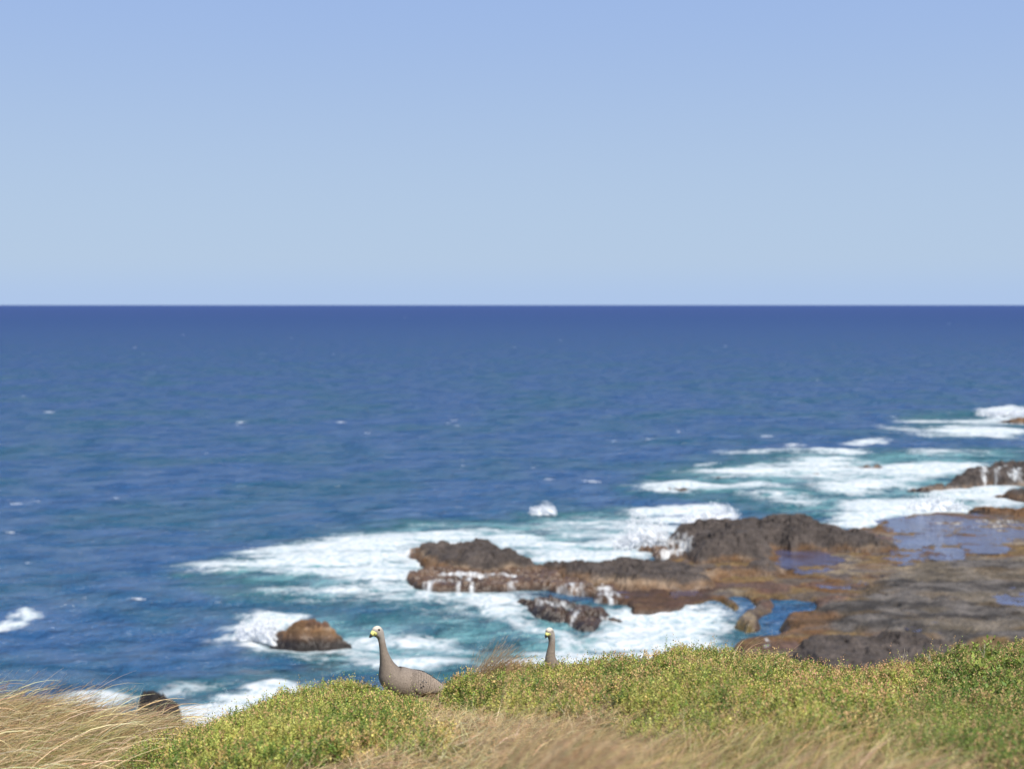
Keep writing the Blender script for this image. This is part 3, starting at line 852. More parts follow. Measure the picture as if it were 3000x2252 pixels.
def plume(label, c, base, spikes, n, size=(0.02, 0.08), depth=2.0, seed=1):
    """base: two crop points on the water; spikes: crop silhouette (x, y) of the splash top"""
    a, b = [P(*c(*p), 0.0) for p in base]
    ymid = (a[1] + b[1]) / 2
    sx = np.array([PY(*c(x, y), ymid)[0] for x, y in spikes])
    sz = np.array([PY(*c(x, y), ymid)[2] for x, y in spikes])
    lo, hi = min(sx), max(sx)
    root = empty('sea_spray', ((a[0] + b[0]) / 2, ymid, 0))
    tag(root, label, 'spray', kind='stuff')
    off = np.array(root.location)
    # churned core: a lumpy sheet of white water, torn open towards its top
    nx, nv = 110, 70
    U, Vv = np.meshgrid(np.linspace(0, 1, nx), np.linspace(0, 1, nv))
    x = lo + (hi - lo) * U
    lay = []
    H = np.clip(np.interp(x, sx, sz), 0.05, None)
    for j, (dy, hk) in enumerate(((-0.5, 0.62), (-0.15, 0.9), (0.15, 1.08), (0.5, 0.8))):
        rag = 0.55 + 0.75 * fbm(x * 2.2, x * 0 + j * 9.1, 4, seed + j, 0.6)
        edge = np.clip(np.minimum(U, 1 - U) / 0.12, 0, 1) ** 0.6
        z = H * hk * rag * Vv * edge * 1.05 - 0.15 * (1 - Vv)
        yb = a[1] + (b[1] - a[1]) * (x - a[0]) / (b[0] - a[0])
        y = yb + depth * dy + (fbm(x * 1.6, z * 1.6 + j * 5, 4, seed + 20 + j) - 0.5) * depth * 0.9 + depth * 0.35 * (Vv - 0.3) ** 2 * (1 if dy > 0 else -0.6)
        xx = x + (fbm(x * 1.8, z * 1.8, 3, seed + 40 + j) - 0.5) * 0.6 * min(1.0, depth)
        lay.append((np.stack([xx, y, z], -1).reshape(-1, 3), Vv.ravel()))
    V = np.concatenate([q[0] for q in lay]) - off
    F = np.concatenate([grid_faces(nv, nx, False) + j * nx * nv for j in range(len(lay))])
    tag(mesh_obj('white_water', V, F, M_SPRAY, root, attrs={'thin': np.concatenate([q[1] for q in lay])}), kind='stuff')
    # droplets thrown off it
    x = lo + (hi - lo) * rng.random(n)
    t = rng.random(n) ** 0.7
    z = np.clip(np.interp(x, sx, sz), 0.05, None) * t * (0.7 + 0.6 * fbm(x * 1.7, x * 0, 3, 5))
    yb = a[1] + (b[1] - a[1]) * (x - a[0]) / (b[0] - a[0])
    y = yb + rng.normal(size=n) * depth * 0.5
    S = (size[0] + (size[1] - size[0]) * rng.random(n) ** 3)
    d = blobs('droplets', np.stack([x, y, z], -1) - off, S, M_FOAM)
    d.parent = root
    tag(d, kind='stuff')


plume('white splash bursting against the left end of the big outcrop', c6, [(1560, 355), (1890, 360)],
      [(1540, 330), (1620, 260), (1660, 150), (1720, 135), (1800, 150), (1880, 175), (1900, 260)], 2600, (0.015, 0.08), 3.0)
plume('lone breaking crest throwing spray in open water above the reef', c6, [(1000, 110), (1170, 118)],
      [(1000, 85), (1060, 62), (1100, 38), (1140, 36), (1165, 75), (1172, 112)], 700, (0.01, 0.06), 1.0)
plume('low spray showing behind the big outcrop', c7, [(220, 770), (530, 760)], [(200, 740), (300, 690), (400, 655), (480, 670), (535, 700)], 1200, (0.015, 0.08), 2.5)
plume('spray thrown up on the left flank of the lone rock', c9, [(200, 470), (740, 560)], [(180, 380), (330, 330), (480, 230), (560, 215), (660, 270), (750, 330)], 2000, (0.01, 0.05), 1.2)
plume('spray over the farthest rock near the top right of the water', c7, [(1990, 135), (2240, 150)], [(1985, 115), (2080, 92), (2150, 75), (2240, 100)], 900, (0.03, 0.12), 3.0)
plume('burst of spray by the black stack at lower left', c4, [(1950, 880), (2700, 860)], [(1920, 700), (2150, 660), (2450, 560), (2620, 520), (2720, 620), (2760, 720)], 2500, (0.008, 0.04), 1.5)
plume('spray in the surf between the big outcrop and the streaked rock', c7, [(1540, 690), (1880, 690)], [(1520, 660), (1620, 610), (1720, 590), (1830, 630), (1890, 680)], 1200, (0.015, 0.08), 2.5)

caps = [(105, 890, 14), (520, 912, 16), (512, 918, 8), (735, 912, 15), (792, 935, 9), (980, 908, 9), (988, 919, 9), (968, 914, 7), (290, 750, 9), (1185, 1035, 14), (1280, 1040, 22), (1270, 1046, 10), (35, 1088, 16), (82, 1082, 8), (25, 1150, 16), (300, 1293, 22), (470, 1300, 9), (183, 1290, 7), (1465, 934, 22), (1655, 942, 16), (1565, 748, 10), (1110, 750, 8), (1765, 820, 8), (1540, 1000, 14), (395, 723, 7), (50, 855, 8), (630, 730, 6), (720, 765, 6), (1210, 735, 7), (875, 685, 5), (730, 1050, 8), (250, 1075, 9), (1325, 952, 8), (1400, 948, 10), (2050, 700, 6), (310, 766, 6), (60, 1215, 9), (1930, 900, 9), (1000, 1005, 7), (445, 978, 6), (1150, 1010, 8), (2130, 975, 12), (1710, 960, 20)]
Cc, Ss = [], []
for (x, y, wd) in caps:
    u, v = cF(x, y)
    p = P(u, v, 0.25)
    m = p[1] / FPX * 1.3569
    wdm = wd * m * (0.95 if y > 880 else 0.6)
    n = int(30 + wd * 3)
    q = rng.normal(size=(n, 3)) * np.array([0.40 * wdm, 0.16 * wdm, 0.05 * min(wdm, 3.0)])
    q[:, 1] += q[:, 0] * random.uniform(-0.6, 0.6)
    q[:, 2] = np.abs(q[:, 2])
    Cc.append(p + q); Ss.append(np.full(n, 0.035 * wdm) * (0.5 + rng.random(n)))
o = blobs('whitecaps', np.concatenate(Cc), np.concatenate(Ss), M_FOAM)
tag(o, 'scattered small whitecaps on the open blue water', 'whitecap', kind='stuff')


# ------------------------------------------------------------------ vegetation
def jitter_col(base, n, amt):
    return np.clip(base * (1 + rng.normal(size=(n, 1)) * amt) * (1 + rng.normal(size=(n, 3)) * amt * 0.35), 0.004, 0.95)


def blades(name, base, az, length, a0, a1, width, colr, mat=None, parent=None, segs=5, tipcol=None):
    """curved grass ribbons. base (n,3); az heading; a0/a1 angle from vertical at root / tip"""
    n = len(base)
    t = np.linspace(0, 1, segs + 1)
    ang = a0[:, None] + (a1 - a0)[:, None] * t[None] ** 0.8
    am = (ang[:, 1:] + ang[:, :-1]) / 2
    ds = (length / segs)[:, None]
    hx = np.concatenate([np.zeros((n, 1)), np.cumsum(np.sin(am) * ds, 1)], 1)
    hz = np.concatenate([np.zeros((n, 1)), np.cumsum(np.cos(am) * ds, 1)], 1)
    ca, sa = np.cos(az)[:, None], np.sin(az)[:, None]
    Pt = np.stack([base[:, 0:1] + hx * ca, base[:, 1:2] + hx * sa, base[:, 2:3] + hz], -1)
    tw = rng.random(n) * math.pi
    wd = np.stack([-np.sin(az) * np.cos(tw), np.cos(az) * np.cos(tw), np.sin(tw)], -1)[:, None, :] * (width[:, None, None] * 0.5) * (1 - 0.85 * t[None, :, None] ** 1.5)
    V = np.stack([Pt - wd, Pt + wd], 2).reshape(n, -1, 3)
    k = np.arange(segs) * 2
    f = np.stack([k, k + 1, k + 3, k + 2], -1)
    F = f[None] + (np.arange(n) * (segs + 1) * 2)[:, None, None]
    cl = np.repeat(colr[:, None, :], (segs + 1) * 2, 1)
    if tipcol is not None:
        tt = np.repeat(t, 2)[None, :, None]
        cl = cl * (1 - ss(0.65, 1, tt)) + tipcol * ss(0.65, 1, tt)
    return mesh_obj(name, V.reshape(-1, 3), F.reshape(-1, 4), mat or M_GRASS, parent, colour=cl.reshape(-1, 3))


def scatter(poly, n, ext=0.0):
    A = np.array(poly)[:, :2]
    lo, hi = A.min(0), A.max(0)
    out = []
    got = 0
    while got < n:
        q = lo + (hi - lo) * rng.random((n * 2, 2))
        q = q[poly_sd(q[:, 0], q[:, 1], poly) > -ext * rng.random(len(q))]
        out.append(q); got += len(q)
    return np.concatenate(out)[:n]


STRAW = np.array([0.50, 0.375, 0.195])
STRAW2 = np.array([0.42, 0.295, 0.145])
PALE = np.array([0.62, 0.50, 0.30])
BRNG = np.array([0.26, 0.165, 0.085])
GRN = np.array([0.17, 0.20, 0.045])


def mixcols(n, opts):
    cs = np.array([o[0] for o in opts]); p = np.array([o[1] for o in opts], float)
    return jitter_col(cs[rng.choice(len(opts), n, p=p / p.sum())], n, 0.26)


def poly_area(poly):
    A = np.array(poly)[:, :2]
    x, y = A[:, 0], A[:, 1]
    return 0.5 * abs(np.dot(x, np.roll(y, -1)) - np.dot(y, np.roll(x, -1)))


def shrub(label, px, bump, edge, dens, palette, seed, leaf=0.024, nleaf=10, sprig=0.085, mat=None, tip=0.26, tipcol=np.array([0.36, 0.215, 0.11]), holes=0.34, gain=1.5):
    poly = GW(px)
    A = np.array(poly)
    o = empty('low_shrub', (A[:, 0].mean(), A[:, 1].mean(), float(gz(A[:, 0].mean(), A[:, 1].mean()))))
    tag(o, label, 'shrub', 'low coastal shrubs along the crest')
    n = int(poly_area(poly) * dens * 0.85)
    q = scatter(poly, n, 0.14)
    sd = poly_sd(q[:, 0], q[:, 1], poly)
    clump = fbm(q[:, 0] / 0.33, q[:, 1] / 0.33, 3, seed)
    big = fbm(q[:, 0] / 0.9, q[:, 1] / 0.9, 2, seed + 4)
    fine = fbm(q[:, 0] / 0.11, q[:, 1] / 0.11, 2, seed + 60)
    hgt = bump * ss(-0.12, edge, sd) * (0.10 + 0.55 * big + 1.4 * (clump - 0.28)) + 0.16 * (fine - 0.42) * ss(-0.1, 0.1, sd)
    if True:
        kp = ((clump > holes) | (rng.random(n) < 0.16)) & ((fine > 0.38) | (rng.random(n) < 0.22))
        q, sd, clump, hgt, big = q[kp], sd[kp], clump[kp], hgt[kp], big[kp]
        n = len(q)
    dep = rng.random(n) ** 1.6
    z = gz(q[:, 0], q[:, 1]) + np.clip(hgt, 0.01, None) * (1 - 0.75 * dep) - 0.01
    base = np.stack([q[:, 0], q[:, 1], z], -1)
    # sprig axis
    ax = np.stack([rng.normal(size=n) * 0.38 + 0.10, rng.normal(size=n) * 0.38 - 0.05, np.ones(n)], -1)
    ax /= np.linalg.norm(ax, axis=1)[:, None]
    tall = np.where(rng.random(n) < 0.06, 1.4 + rng.random(n), 1.0)
    L = sprig * (0.6 + 0.7 * rng.random(n)) * tall
    k = np.arange(nleaf)
    t = (k + 0.5) / nleaf
    ph = k[None] * 2.39996 + rng.random((n, 1)) * 6.283
    ref = np.array([0.3, 0.9, 0.1])
    s1 = np.cross(ax, ref); s1 /= np.linalg.norm(s1, axis=1)[:, None]
    s2 = np.cross(ax, s1)
    rad = np.cos(ph)[..., None] * s1[:, None] + np.sin(ph)[..., None] * s2[:, None]
    up = 0.35 + 0.9 * t[None, :, None] + rng.normal(size=(n, nleaf, 1)) * 0.25
    d = rad + up * ax[:, None]
    d /= np.linalg.norm(d, axis=2)[..., None]
    ll = leaf * (0.7 + 0.6 * rng.random((n, nleaf, 1))) * (1.1 - 0.4 * t[None, :, None])
    root = base[:, None] + ax[:, None] * (L[:, None] * t[None])[..., None]
    sidev = np.cross(d, ax[:, None] + 0.4 * rng.normal(size=(n, nleaf, 3)))
    sidev /= np.linalg.norm(sidev, axis=2)[..., None] + 1e-9
    V = np.stack([root, root + d * ll * 0.5 + sidev * ll * 0.27, root + d * ll, root + d * ll * 0.5 - sidev * ll * 0.27], 2)
    F = (np.arange(n * nleaf) * 4)[:, None] + np.arange(4)[None]
    cb = np.array([p[0] for p in palette]); pw = np.array([p[1] for p in palette], float); pw /= pw.sum()
    # neighbouring sprigs share a hue
    pick = np.clip(((fbm(q[:, 0] / 0.5, q[:, 1] / 0.5, 3, seed + 30) - 0.5) * 1.5 + 0.5 + rng.normal(size=n) * 0.20), 0, 0.999)
    ci = np.searchsorted(np.cumsum(pw), pick)
    sc = jitter_col(cb[np.clip(ci, 0, len(cb) - 1)], n, 0.16)
    lc = np.repeat(sc[:, None], nleaf, 1) * (1 + rng.normal(size=(n, nleaf, 1)) * 0.16)
    tipm = ((rng.random((n, 1)) < tip * (0.4 + 1.2 * big[:, None])) & (t[None] > 0.5) & (dep[:, None] < 0.5)).astype(float)[..., None] * 0.8
    lc = lc * (1 - tipm) + tipcol * (0.75 + 0.5 * rng.random((n, nleaf, 1))) * tipm
    lc = np.clip(lc * gain, 0.004, 0.9)
    c4_ = np.repeat(lc[:, :, None], 4, 2)
    off = np.array(o.location)
    fo_ = mesh_obj('foliage', V.reshape(-1, 3) - off, F, mat or M_LEAF, o, colour=c4_.reshape(-1, 3))
    tag(fo_, kind='stuff')
    # woody stems
    ns = max(60, n // 12)
    idx = rng.choice(n, ns, replace=False)
    st = base[idx]
    rt = np.stack([st[:, 0] + rng.normal(size=ns) * 0.05, st[:, 1] + rng.normal(size=ns) * 0.05, gz(st[:, 0], st[:, 1]) - 0.03], -1)
    tipp = st + ax[idx] * L[idx, None] * 0.8
    wv = np.array([0.003, 0.0, 0.0])
    V = np.stack([rt - wv, rt + wv, tipp + wv * 0.4, tipp - wv * 0.4], 1)
    F = (np.arange(ns) * 4)[:, None] + np.arange(4)[None]
    tag(mesh_obj('branches', V.reshape(-1, 3) - off, F, M_STEM, o), kind='stuff')
    return o


YG = [(np.array([0.34, 0.325, 0.085]), 3), (np.array([0.24, 0.255, 0.055]), 4), (np.array([0.11, 0.16, 0.032]), 5), (np.array([0.40, 0.31, 0.10]), 1.5)]
OG = [(np.array([0.33, 0.305, 0.085]), 3), (np.array([0.22, 0.235, 0.045]), 4), (np.array([0.100, 0.145, 0.028]), 4.6), (np.array([0.38, 0.27, 0.11]), 2.2)]
DG = [(np.array([0.20, 0.22, 0.05]), 3), (np.array([0.115, 0.155, 0.03]), 4), (np.array([0.075, 0.115, 0.022]), 4), (np.array([0.33, 0.25, 0.10]), 1.2)]
BL = [(np.array([0.095, 0.13, 0.028]), 3), (np.array([0.145, 0.175, 0.035]), 3), (np.array([0.065, 0.095, 0.02]), 3), (np.array([0.36, 0.34, 0.04]), 0.2)]

shrub('bright yellow-green shrub mat running up to the breast of the near goose',
      [(330, 2262), (420, 2205), (560, 2155), (700, 2095), (780, 2040), (870, 2010), (960, 2005), (1060, 2012), (1130, 2062), (1240, 2095), (1230, 2140), (1150, 2195), (1000, 2235), (700, 2290)], 0.13, 0.25, 2300, YG, 1001)
shrub('olive-green shrub mat on the crest in front of the far goose',
      [(1290, 2075), (1320, 1995), (1450, 1978), (1600, 1970), (1800, 1940), (1900, 1915), (1960, 1915), (2000, 2010), (1980, 2060), (1880, 2090), (1700, 2110), (1500, 2100), (1380, 2090)], 0.15, 0.22, 2300, OG, 1011)
shrub('rounded shrub on the crest below the thin arching grass stems',
      [(1900, 1990), (1930, 1908), (2050, 1905), (2180, 1908), (2330, 1925), (2380, 2010), (2250, 2070), (2050, 2060), (1950, 2040)], 0.17, 0.2, 2300, OG, 1021)
shrub('small out-of-focus shrub between the two blurred foreground tussocks',
      [(1790, 2110), (1900, 2065), (2050, 2045), (2200, 2060), (2260, 2100), (2210, 2160), (2060, 2190), (1900, 2170)], 0.22, 0.2, 1500, OG, 1031, leaf=0.02)
shrub('pink-tipped shrub mat in the dip of the crest under the dark outcrop',
      [(2270, 2080), (2320, 1950), (2450, 1955), (2580, 1955), (2680, 1940), (2720, 2040), (2700, 2120), (2500, 2140), (2300, 2120)], 0.15, 0.22, 2200, OG, 1041, tip=0.42, tipcol=np.array([0.40, 0.20, 0.12]))
shrub('dark green shrub at the right edge of the crest',
      [(2640, 2060), (2660, 1945), (2760, 1935), (2860, 1912), (3000, 1890), (3150, 1880), (3180, 2150), (3000, 2150), (2800, 2120)], 0.18, 0.25, 2300, DG, 1051, holes=0.25, tip=0.4, gain=1.6)
shrub('broad-leaved glossy green shrub among the dark shrub at the right edge',
      [(2690, 2060), (2740, 1975), (2850, 1955), (2960, 1950), (3100, 1960), (3120, 2060), (2900, 2090)], 0.20, 0.2, 170, BL, 1056, leaf=0.055, nleaf=8, sprig=0.11, mat=M_GLOSS, tip=0.0)
shrub('shadowy green shrub in the lower right corner',
      [(2560, 2180), (2640, 2110), (2800, 2110), (3000, 2120), (3150, 2120), (3200, 2330), (2900, 2330), (2620, 2290)], 0.2, 0.25, 1500, DG, 1061, leaf=0.018, holes=0.33, tip=0.35, gain=1.6)
shrub('pale green shrub patch on the slope above the bottom right tussocks',
      [(2200, 2130), (2300, 2085), (2500, 2100), (2680, 2100), (2700, 2160), (2560, 2200), (2350, 2190)], 0.14, 0.22, 1700, OG, 1081, tip=0.35)
shrub('sparse small green shrub among the dry thatch below the near goose',
      [(1180, 2190), (1220, 2160), (1300, 2150), (1330, 2180), (1290, 2220), (1210, 2225)], 0.07, 0.12, 1100, YG, 1071)


# thatch that covers the ground everywhere
def thatch(name, label, px, dens, lenr, a0, a1, az, opts, wid=(0.0025, 0.0045), lift=0.03, tipc=None, wedge=None):
    poly = GW(px)
    n = int(poly_area(poly) * dens)
    q = scatter(poly, n, 0.1)
    b = np.stack([q[:, 0], q[:, 1], gz(q[:, 0], q[:, 1]) + lift * (rng.random(n) - 0.3)], -1)
    c = mixcols(n, opts)
    o = blades(name, b, R(az[0]) + rng.normal(size=n) * R(az[1]), lenr[0] + (lenr[1] - lenr[0]) * rng.random(n),
               R(a0[0]) + rng.normal(size=n) * R(a0[1]), R(a1[0]) + rng.normal(size=n) * R(a1[1]), wid[0] + (wid[1] - wid[0]) * rng.random(n), c, tipcol=tipc)
    tag(o, label, 'grass', kind='stuff')
    return o


ALL = [(-200, 2420), (-200, 2060), (0, 2062), (400, 2108), (560, 2140), (770, 2068), (860, 2035), (1150, 2072), (1380, 2012), (1800, 1975), (1950, 1940), (2300, 1955), (2600, 1977), (3000, 1918), (3200, 1905), (3200, 2420)]
thatch('dry_thatch', 'straw-coloured matted dead grass covering the slope', ALL, 420, (0.08, 0.24), (62, 22), (92, 20), (10, 75), [(STRAW, 4), (STRAW2, 3), (PALE, 2), (GRN, 1.2), (BRNG, 1)])
thatch('dry_thatch', 'pale tangled dry thatch right under the near goose', [(1000, 2270), (1150, 2190), (1230, 2090), (1300, 2060), (1500, 2070), (1700, 2068), (1830, 2060), (1780, 2120), (1500, 2200), (1400, 2290)], 1500,
       (0.07, 0.22), (58, 24), (95, 22), (15, 80), [(PALE, 3), (STRAW, 4), (STRAW2, 3), (BRNG, 0.8), (GRN, 0.5)])
thatch('dry_stubble', 'short reddish brown dry stubble in the dip beside the dry grass', [(380, 2195), (420, 2120), (540, 2128), (700, 2105), (760, 2085), (680, 2150), (560, 2190)], 2200,
       (0.05, 0.15), (30, 22), (60, 30), (10, 90), [(np.array([0.40, 0.26, 0.16]), 3), (STRAW, 2), (BRNG, 2)], wid=(0.002, 0.0035))
thatch('dry_grass', 'wind-flattened golden dry grass filling the lower left corner', [(-250, 2420), (-250, 2065), (0, 2066), (200, 2082), (400, 2112), (545, 2142), (450, 2195), (330, 2250), (200, 2420)], 1050,
       (0.14, 0.46), (42, 20), (98, 22), (-10, 36), [(STRAW * 0.92, 5), (STRAW2, 4), (PALE, 1.2), (GRN, 1.4), (BRNG, 1.6)])
thatch('pale_grass', 'scattered pale straw blades lying across the golden dry grass', [(-250, 2420), (-250, 2065), (0, 2066), (200, 2082), (400, 2112), (600, 2150), (450, 2195), (330, 2250), (200, 2420)], 90,
       (0.35, 0.75), (45, 14), (100, 14), (-18, 30), [(PALE, 4), (PALE * 1.12, 2), (STRAW, 1)], wid=(0.005, 0.009), lift=0.08)
thatch('green_grass', 'soft green grass blades under the golden dry grass', [(60, 2300), (60, 2160), (300, 2150), (420, 2185), (340, 2300)], 900,
       (0.10, 0.28), (40, 18), (85, 18), (-5, 40), [(GRN, 4), (np.array([0.24, 0.25, 0.07]), 3), (STRAW2, 2)])
thatch('olive_grass', 'soft olive and straw grass along the bottom edge at right', [(1850, 2420), (1950, 2190), (2250, 2120), (2500, 2150), (2700, 2200), (2800, 2420)], 1100,
       (0.12, 0.32), (35, 18), (82, 20), (5, 45), [(np.array([0.33, 0.29, 0.10]), 4), (STRAW, 4), (GRN, 1.5), (STRAW2, 2)])


def tussock(label, root, n, spread, lenr, a0, a1, az, opts, wid=(0.003, 0.0055), seeds=0.25, zoff=0.0):
    root = np.array(root, float)
    o = empty('grass_tussock', root)
    tag(o, label, 'grass tussock', 'dry grass tussocks')
    b = np.stack([rng.normal(size=n) * spread[0], rng.normal(size=n) * spread[1], np.zeros(n)], -1)
    b[:, 2] = gz(root[0] + b[:, 0], root[1] + b[:, 1]) - root[2] - 0.02 + zoff
    L = lenr[0] + (lenr[1] - lenr[0]) * rng.random(n)
    A0 = R(a0[0]) + rng.normal(size=n) * R(a0[1]); A1 = A0 + np.abs(R(a1[0]) - R(a0[0]) + rng.normal(size=n) * R(a1[1]))
    AZ = R(az[0]) + rng.normal(size=n) * R(az[1])
    W_ = wid[0] + (wid[1] - wid[0]) * rng.random(n)
    tag(blades('blades', b, AZ, L, A0, A1, W_, mixcols(n, opts), parent=o, segs=7), kind='stuff')
    # seed heads: short offshoots clustered on the upper third of some stems
    m = int(n * seeds)
    if m:
        sel = rng.choice(n, m, replace=False)
        rep = 7
        bb, az2, l2, s0, s1 = [], [], [], [], []
        for k in range(rep):
            t = 0.72 + 0.26 * k / rep
            tt = np.linspace(0, t, 9)
            ang = A0[sel][:, None] + (A1 - A0)[sel][:, None] * tt[None] ** 0.8
            am = (ang[:, 1:] + ang[:, :-1]) / 2
            ds = (L[sel] * t / 8)[:, None]
            hx = (np.sin(am) * ds).sum(1); hz = (np.cos(am) * ds).sum(1)
            bb.append(np.stack([b[sel, 0] + hx * np.cos(AZ[sel]), b[sel, 1] + hx * np.sin(AZ[sel]), b[sel, 2] + hz], -1))
            az2.append(AZ[sel] + rng.normal(size=m) * 0.5)
            l2.append(0.02 + 0.03 * rng.random(m))
            s0.append(ang[:, -1] - 0.25 + rng.normal(size=m) * 0.2); s1.append(ang[:, -1] + 0.1 + rng.normal(size=m) * 0.2)
        nn = m * rep
        sh_ = blades('seed_heads', np.concatenate(bb), np.concatenate(az2), np.concatenate(l2), np.concatenate(s0), np.concatenate(s1), np.full(nn, 0.004),
               jitter_col(np.broadcast_to(np.array([0.30, 0.195, 0.115]), (nn, 3)), nn, 0.25), parent=o, segs=2)
        tag(sh_, kind='stuff')
    return o


def on_ground(u, y):
    p = PY(u, 2000, y)
    return (p[0], y, float(gz(p[0], y)))


SG = [(STRAW, 4), (STRAW2, 3), (PALE, 2), (BRNG, 1.5)]
BG = [(np.array([0.36, 0.235, 0.12]), 4), (STRAW2, 3), (STRAW, 3), (BRNG, 2)]
tussock('brown wind-blown grass tussock standing between the two geese', on_ground(1400, 13.3), 900, (0.075, 0.06), (0.30, 0.66), (16, 12), (62, 16), (5, 20), BG, wid=(0.0025, 0.0045))
tussock('thin pale grass tuft bending over the tail of the near goose', on_ground(1330, 13.5), 150, (0.10, 0.06), (0.14, 0.32), (22, 14), (70, 18), (-5, 30), SG, wid=(0.002, 0.0035), seeds=0.15)
tussock('fine grass wisps sweeping past the neck of the far goose', on_ground(1560, 13.5), 60, (0.13, 0.05), (0.25, 0.5), (12, 12), (85, 20), (0, 25), SG, wid=(0.0018, 0.003), seeds=0.1)
tussock('thin arching grass tuft on the crest in front of the reef inlet', on_ground(2150, 13.1), 260, (0.12, 0.07), (0.25, 0.62), (22, 18), (104, 20), (-8, 35), [(PALE, 3), (STRAW, 3), (STRAW2, 2), (BRNG, 1.5)], wid=(0.0022, 0.004), seeds=0.05)
tussock('trailing dry grass wisps hanging down the shrub slope', on_ground(2080, 12.3), 160, (0.14, 0.08), (0.2, 0.42), (45, 25), (120, 25), (-60, 60), [(PALE, 3), (STRAW, 3)], wid=(0.0022, 0.004), seeds=0.0)
tussock('tall golden grass plumes rising at the left edge', on_ground(40, 13.2), 480, (0.42, 0.15), (0.24, 0.64), (40, 13), (80, 12), (3, 16), SG, wid=(0.0025, 0.0045))
tussock('golden grass plumes leaning right above the left dry grass', on_ground(240, 13.3), 480, (0.32, 0.12), (0.26, 0.52), (45, 10), (78, 12), (0, 16), SG, wid=(0.0022, 0.004))
tussock('short bristling grass tuft in front of the black stack', on_ground(440, 13.2), 240, (0.16, 0.10), (0.16, 0.36), (30, 14), (62, 14), (5, 25), SG, wid=(0.0022, 0.004), seeds=0.05)
tussock('large blurred brown tussock at bottom centre, nearest of all', on_ground(1400, 5.2), 1300, (0.13, 0.14), (0.50, 0.98), (14, 12), (80, 18), (8, 20), [(STRAW * 1.1, 4), (STRAW2 * 1.15, 2), (PALE * 1.1, 2), (BRNG * 1.3, 1.5)], wid=(0.0035, 0.0065), seeds=0.6)
tussock('blurred straw tussock at the bottom just right of centre', on_ground(1640, 5.5), 700, (0.16, 0.12), (0.35, 0.66), (20, 16), (100, 18), (0, 26), SG, wid=(0.003, 0.006), seeds=0.3)
tussock('low blurred grey-brown tussock at the bottom right', on_ground(2230, 5.5), 700, (0.20, 0.14), (0.28, 0.56), (18, 14), (92, 18), (5, 24), SG, wid=(0.003, 0.006), seeds=0.4)
tussock('low blurred straw tussock farther along the bottom right', on_ground(2500, 5.9), 450, (0.2, 0.14), (0.25, 0.48), (22, 16), (95, 18), (0, 26), SG, wid=(0.003, 0.006), seeds=0.2)


# dead twigs on the crest
def twig(label, u, v, y, h, seed):
    g = random.Random(seed)
    p = PY(u, v, y)
    root = empty('dead_twig', (p[0], p[1], p[2]))
    tag(root, label, 'twig', 'dead twigs on the crest')
    segs = []

    def grow(a, d, L, r, lev):
        pts = [a]
        for k in range(4):
            d = (d + Vector((g.uniform(-.35, .35), g.uniform(-.3, .3), g.uniform(-.05, .25)))).normalized()
            pts.append(pts[-1] + d * L / 4)
        segs.append((pts, r))
        if lev:
            for k in range(3):
                grow(pts[g.randint(2, 4)], (d + Vector((g.uniform(-.8, .8), g.uniform(-.5, .5), .3))).normalized(), L * 0.45, r * 0.65, lev - 1)
    for k in range(3):
        grow(Vector((g.uniform(-.02, .02), 0, 0)), Vector((g.uniform(-.35, .35), 0, 1)).normalized(), h, 0.0035, 1)
    for pts, r in segs:
        V, F = [], []
        for i, q in enumerate(pts):
            rr = r * (1 - 0.15 * i)
            for a in range(4):
                V.append((q.x + rr * math.cos(a * math.pi / 2), q.y + rr * math.sin(a * math.pi / 2), q.z))
        for i in range(len(pts) - 1):
            for a in range(4):
                F.append((i * 4 + a, i * 4 + (a + 1) % 4, i * 4 + 4 + (a + 1) % 4, i * 4 + 4 + a))
        mesh_obj('twig_branch', V, np.array(F), M_TWIG, root)


twig('pale forked dead twig sticking up from the pink-tipped shrub', *c5(1430, 435), 13.3, 0.12, 4)
twig('tiny dead twig left of the dark green shrub', *c5(1600, 410), 13.3, 0.055, 9)
twig('thin bare stem among the dark green shrub on the crest', *c5(1940, 385), 13.3, 0.09, 12)


# ------------------------------------------------------------------ geese
def catmull(Pn, m):
    Pn = np.asarray(Pn, float)
    n = len(Pn)
    out = []
    E = np.concatenate([[2 * Pn[0] - Pn[1]], Pn, [2 * Pn[-1] - Pn[-2]]])
    for i in range(n - 1):
        p0, p1, p2, p3 = E[i], E[i + 1], E[i + 2], E[i + 3]
        for k in range(m):
            t = k / m
            out.append(0.5 * ((2 * p1) + (-p0 + p2) * t + (2 * p0 - 5 * p1 + 4 * p2 - p3) * t * t + (-p0 + 3 * p1 - 3 * p2 + p3) * t ** 3))
    out.append(Pn[-1])
    return np.array(out)


def loft(rows, seg=28, m=5, side=None):
    """rows: (x, z, half normal, half side, [yaw]) in metres; returns ring grid + frames"""
    Q = catmull(rows, m)
    Cn = np.stack([Q[:, 0], np.zeros(len(Q)), Q[:, 1]], -1)
    T = np.gradient(Cn, axis=0)
    T /= np.linalg.norm(T, axis=1)[:, None] + 1e-9
    B = np.array([0, 1.0, 0])
    Nn = np.cross(np.broadcast_to(B, T.shape), T)
    th = np.linspace(0, 2 * math.pi, seg, endpoint=False)
    G_ = Cn[:, None] + Nn[:, None] * (Q[:, 2, None] * np.cos(th)[None])[..., None] + np.array([0, 1.0, 0])[None, None] * (Q[:, 3, None] * np.sin(th)[None])[..., None]
    return G_, Cn, T, Nn, Q


GREYF = np.array([0.200, 0.162, 0.130]); HEADF = np.array([0.33, 0.30, 0.27]); CROWN = np.array([0.55, 0.49, 0.40])
BACKF = np.array([0.112, 0.088, 0.070]); EDGEF = np.array([0.34, 0.275, 0.22])


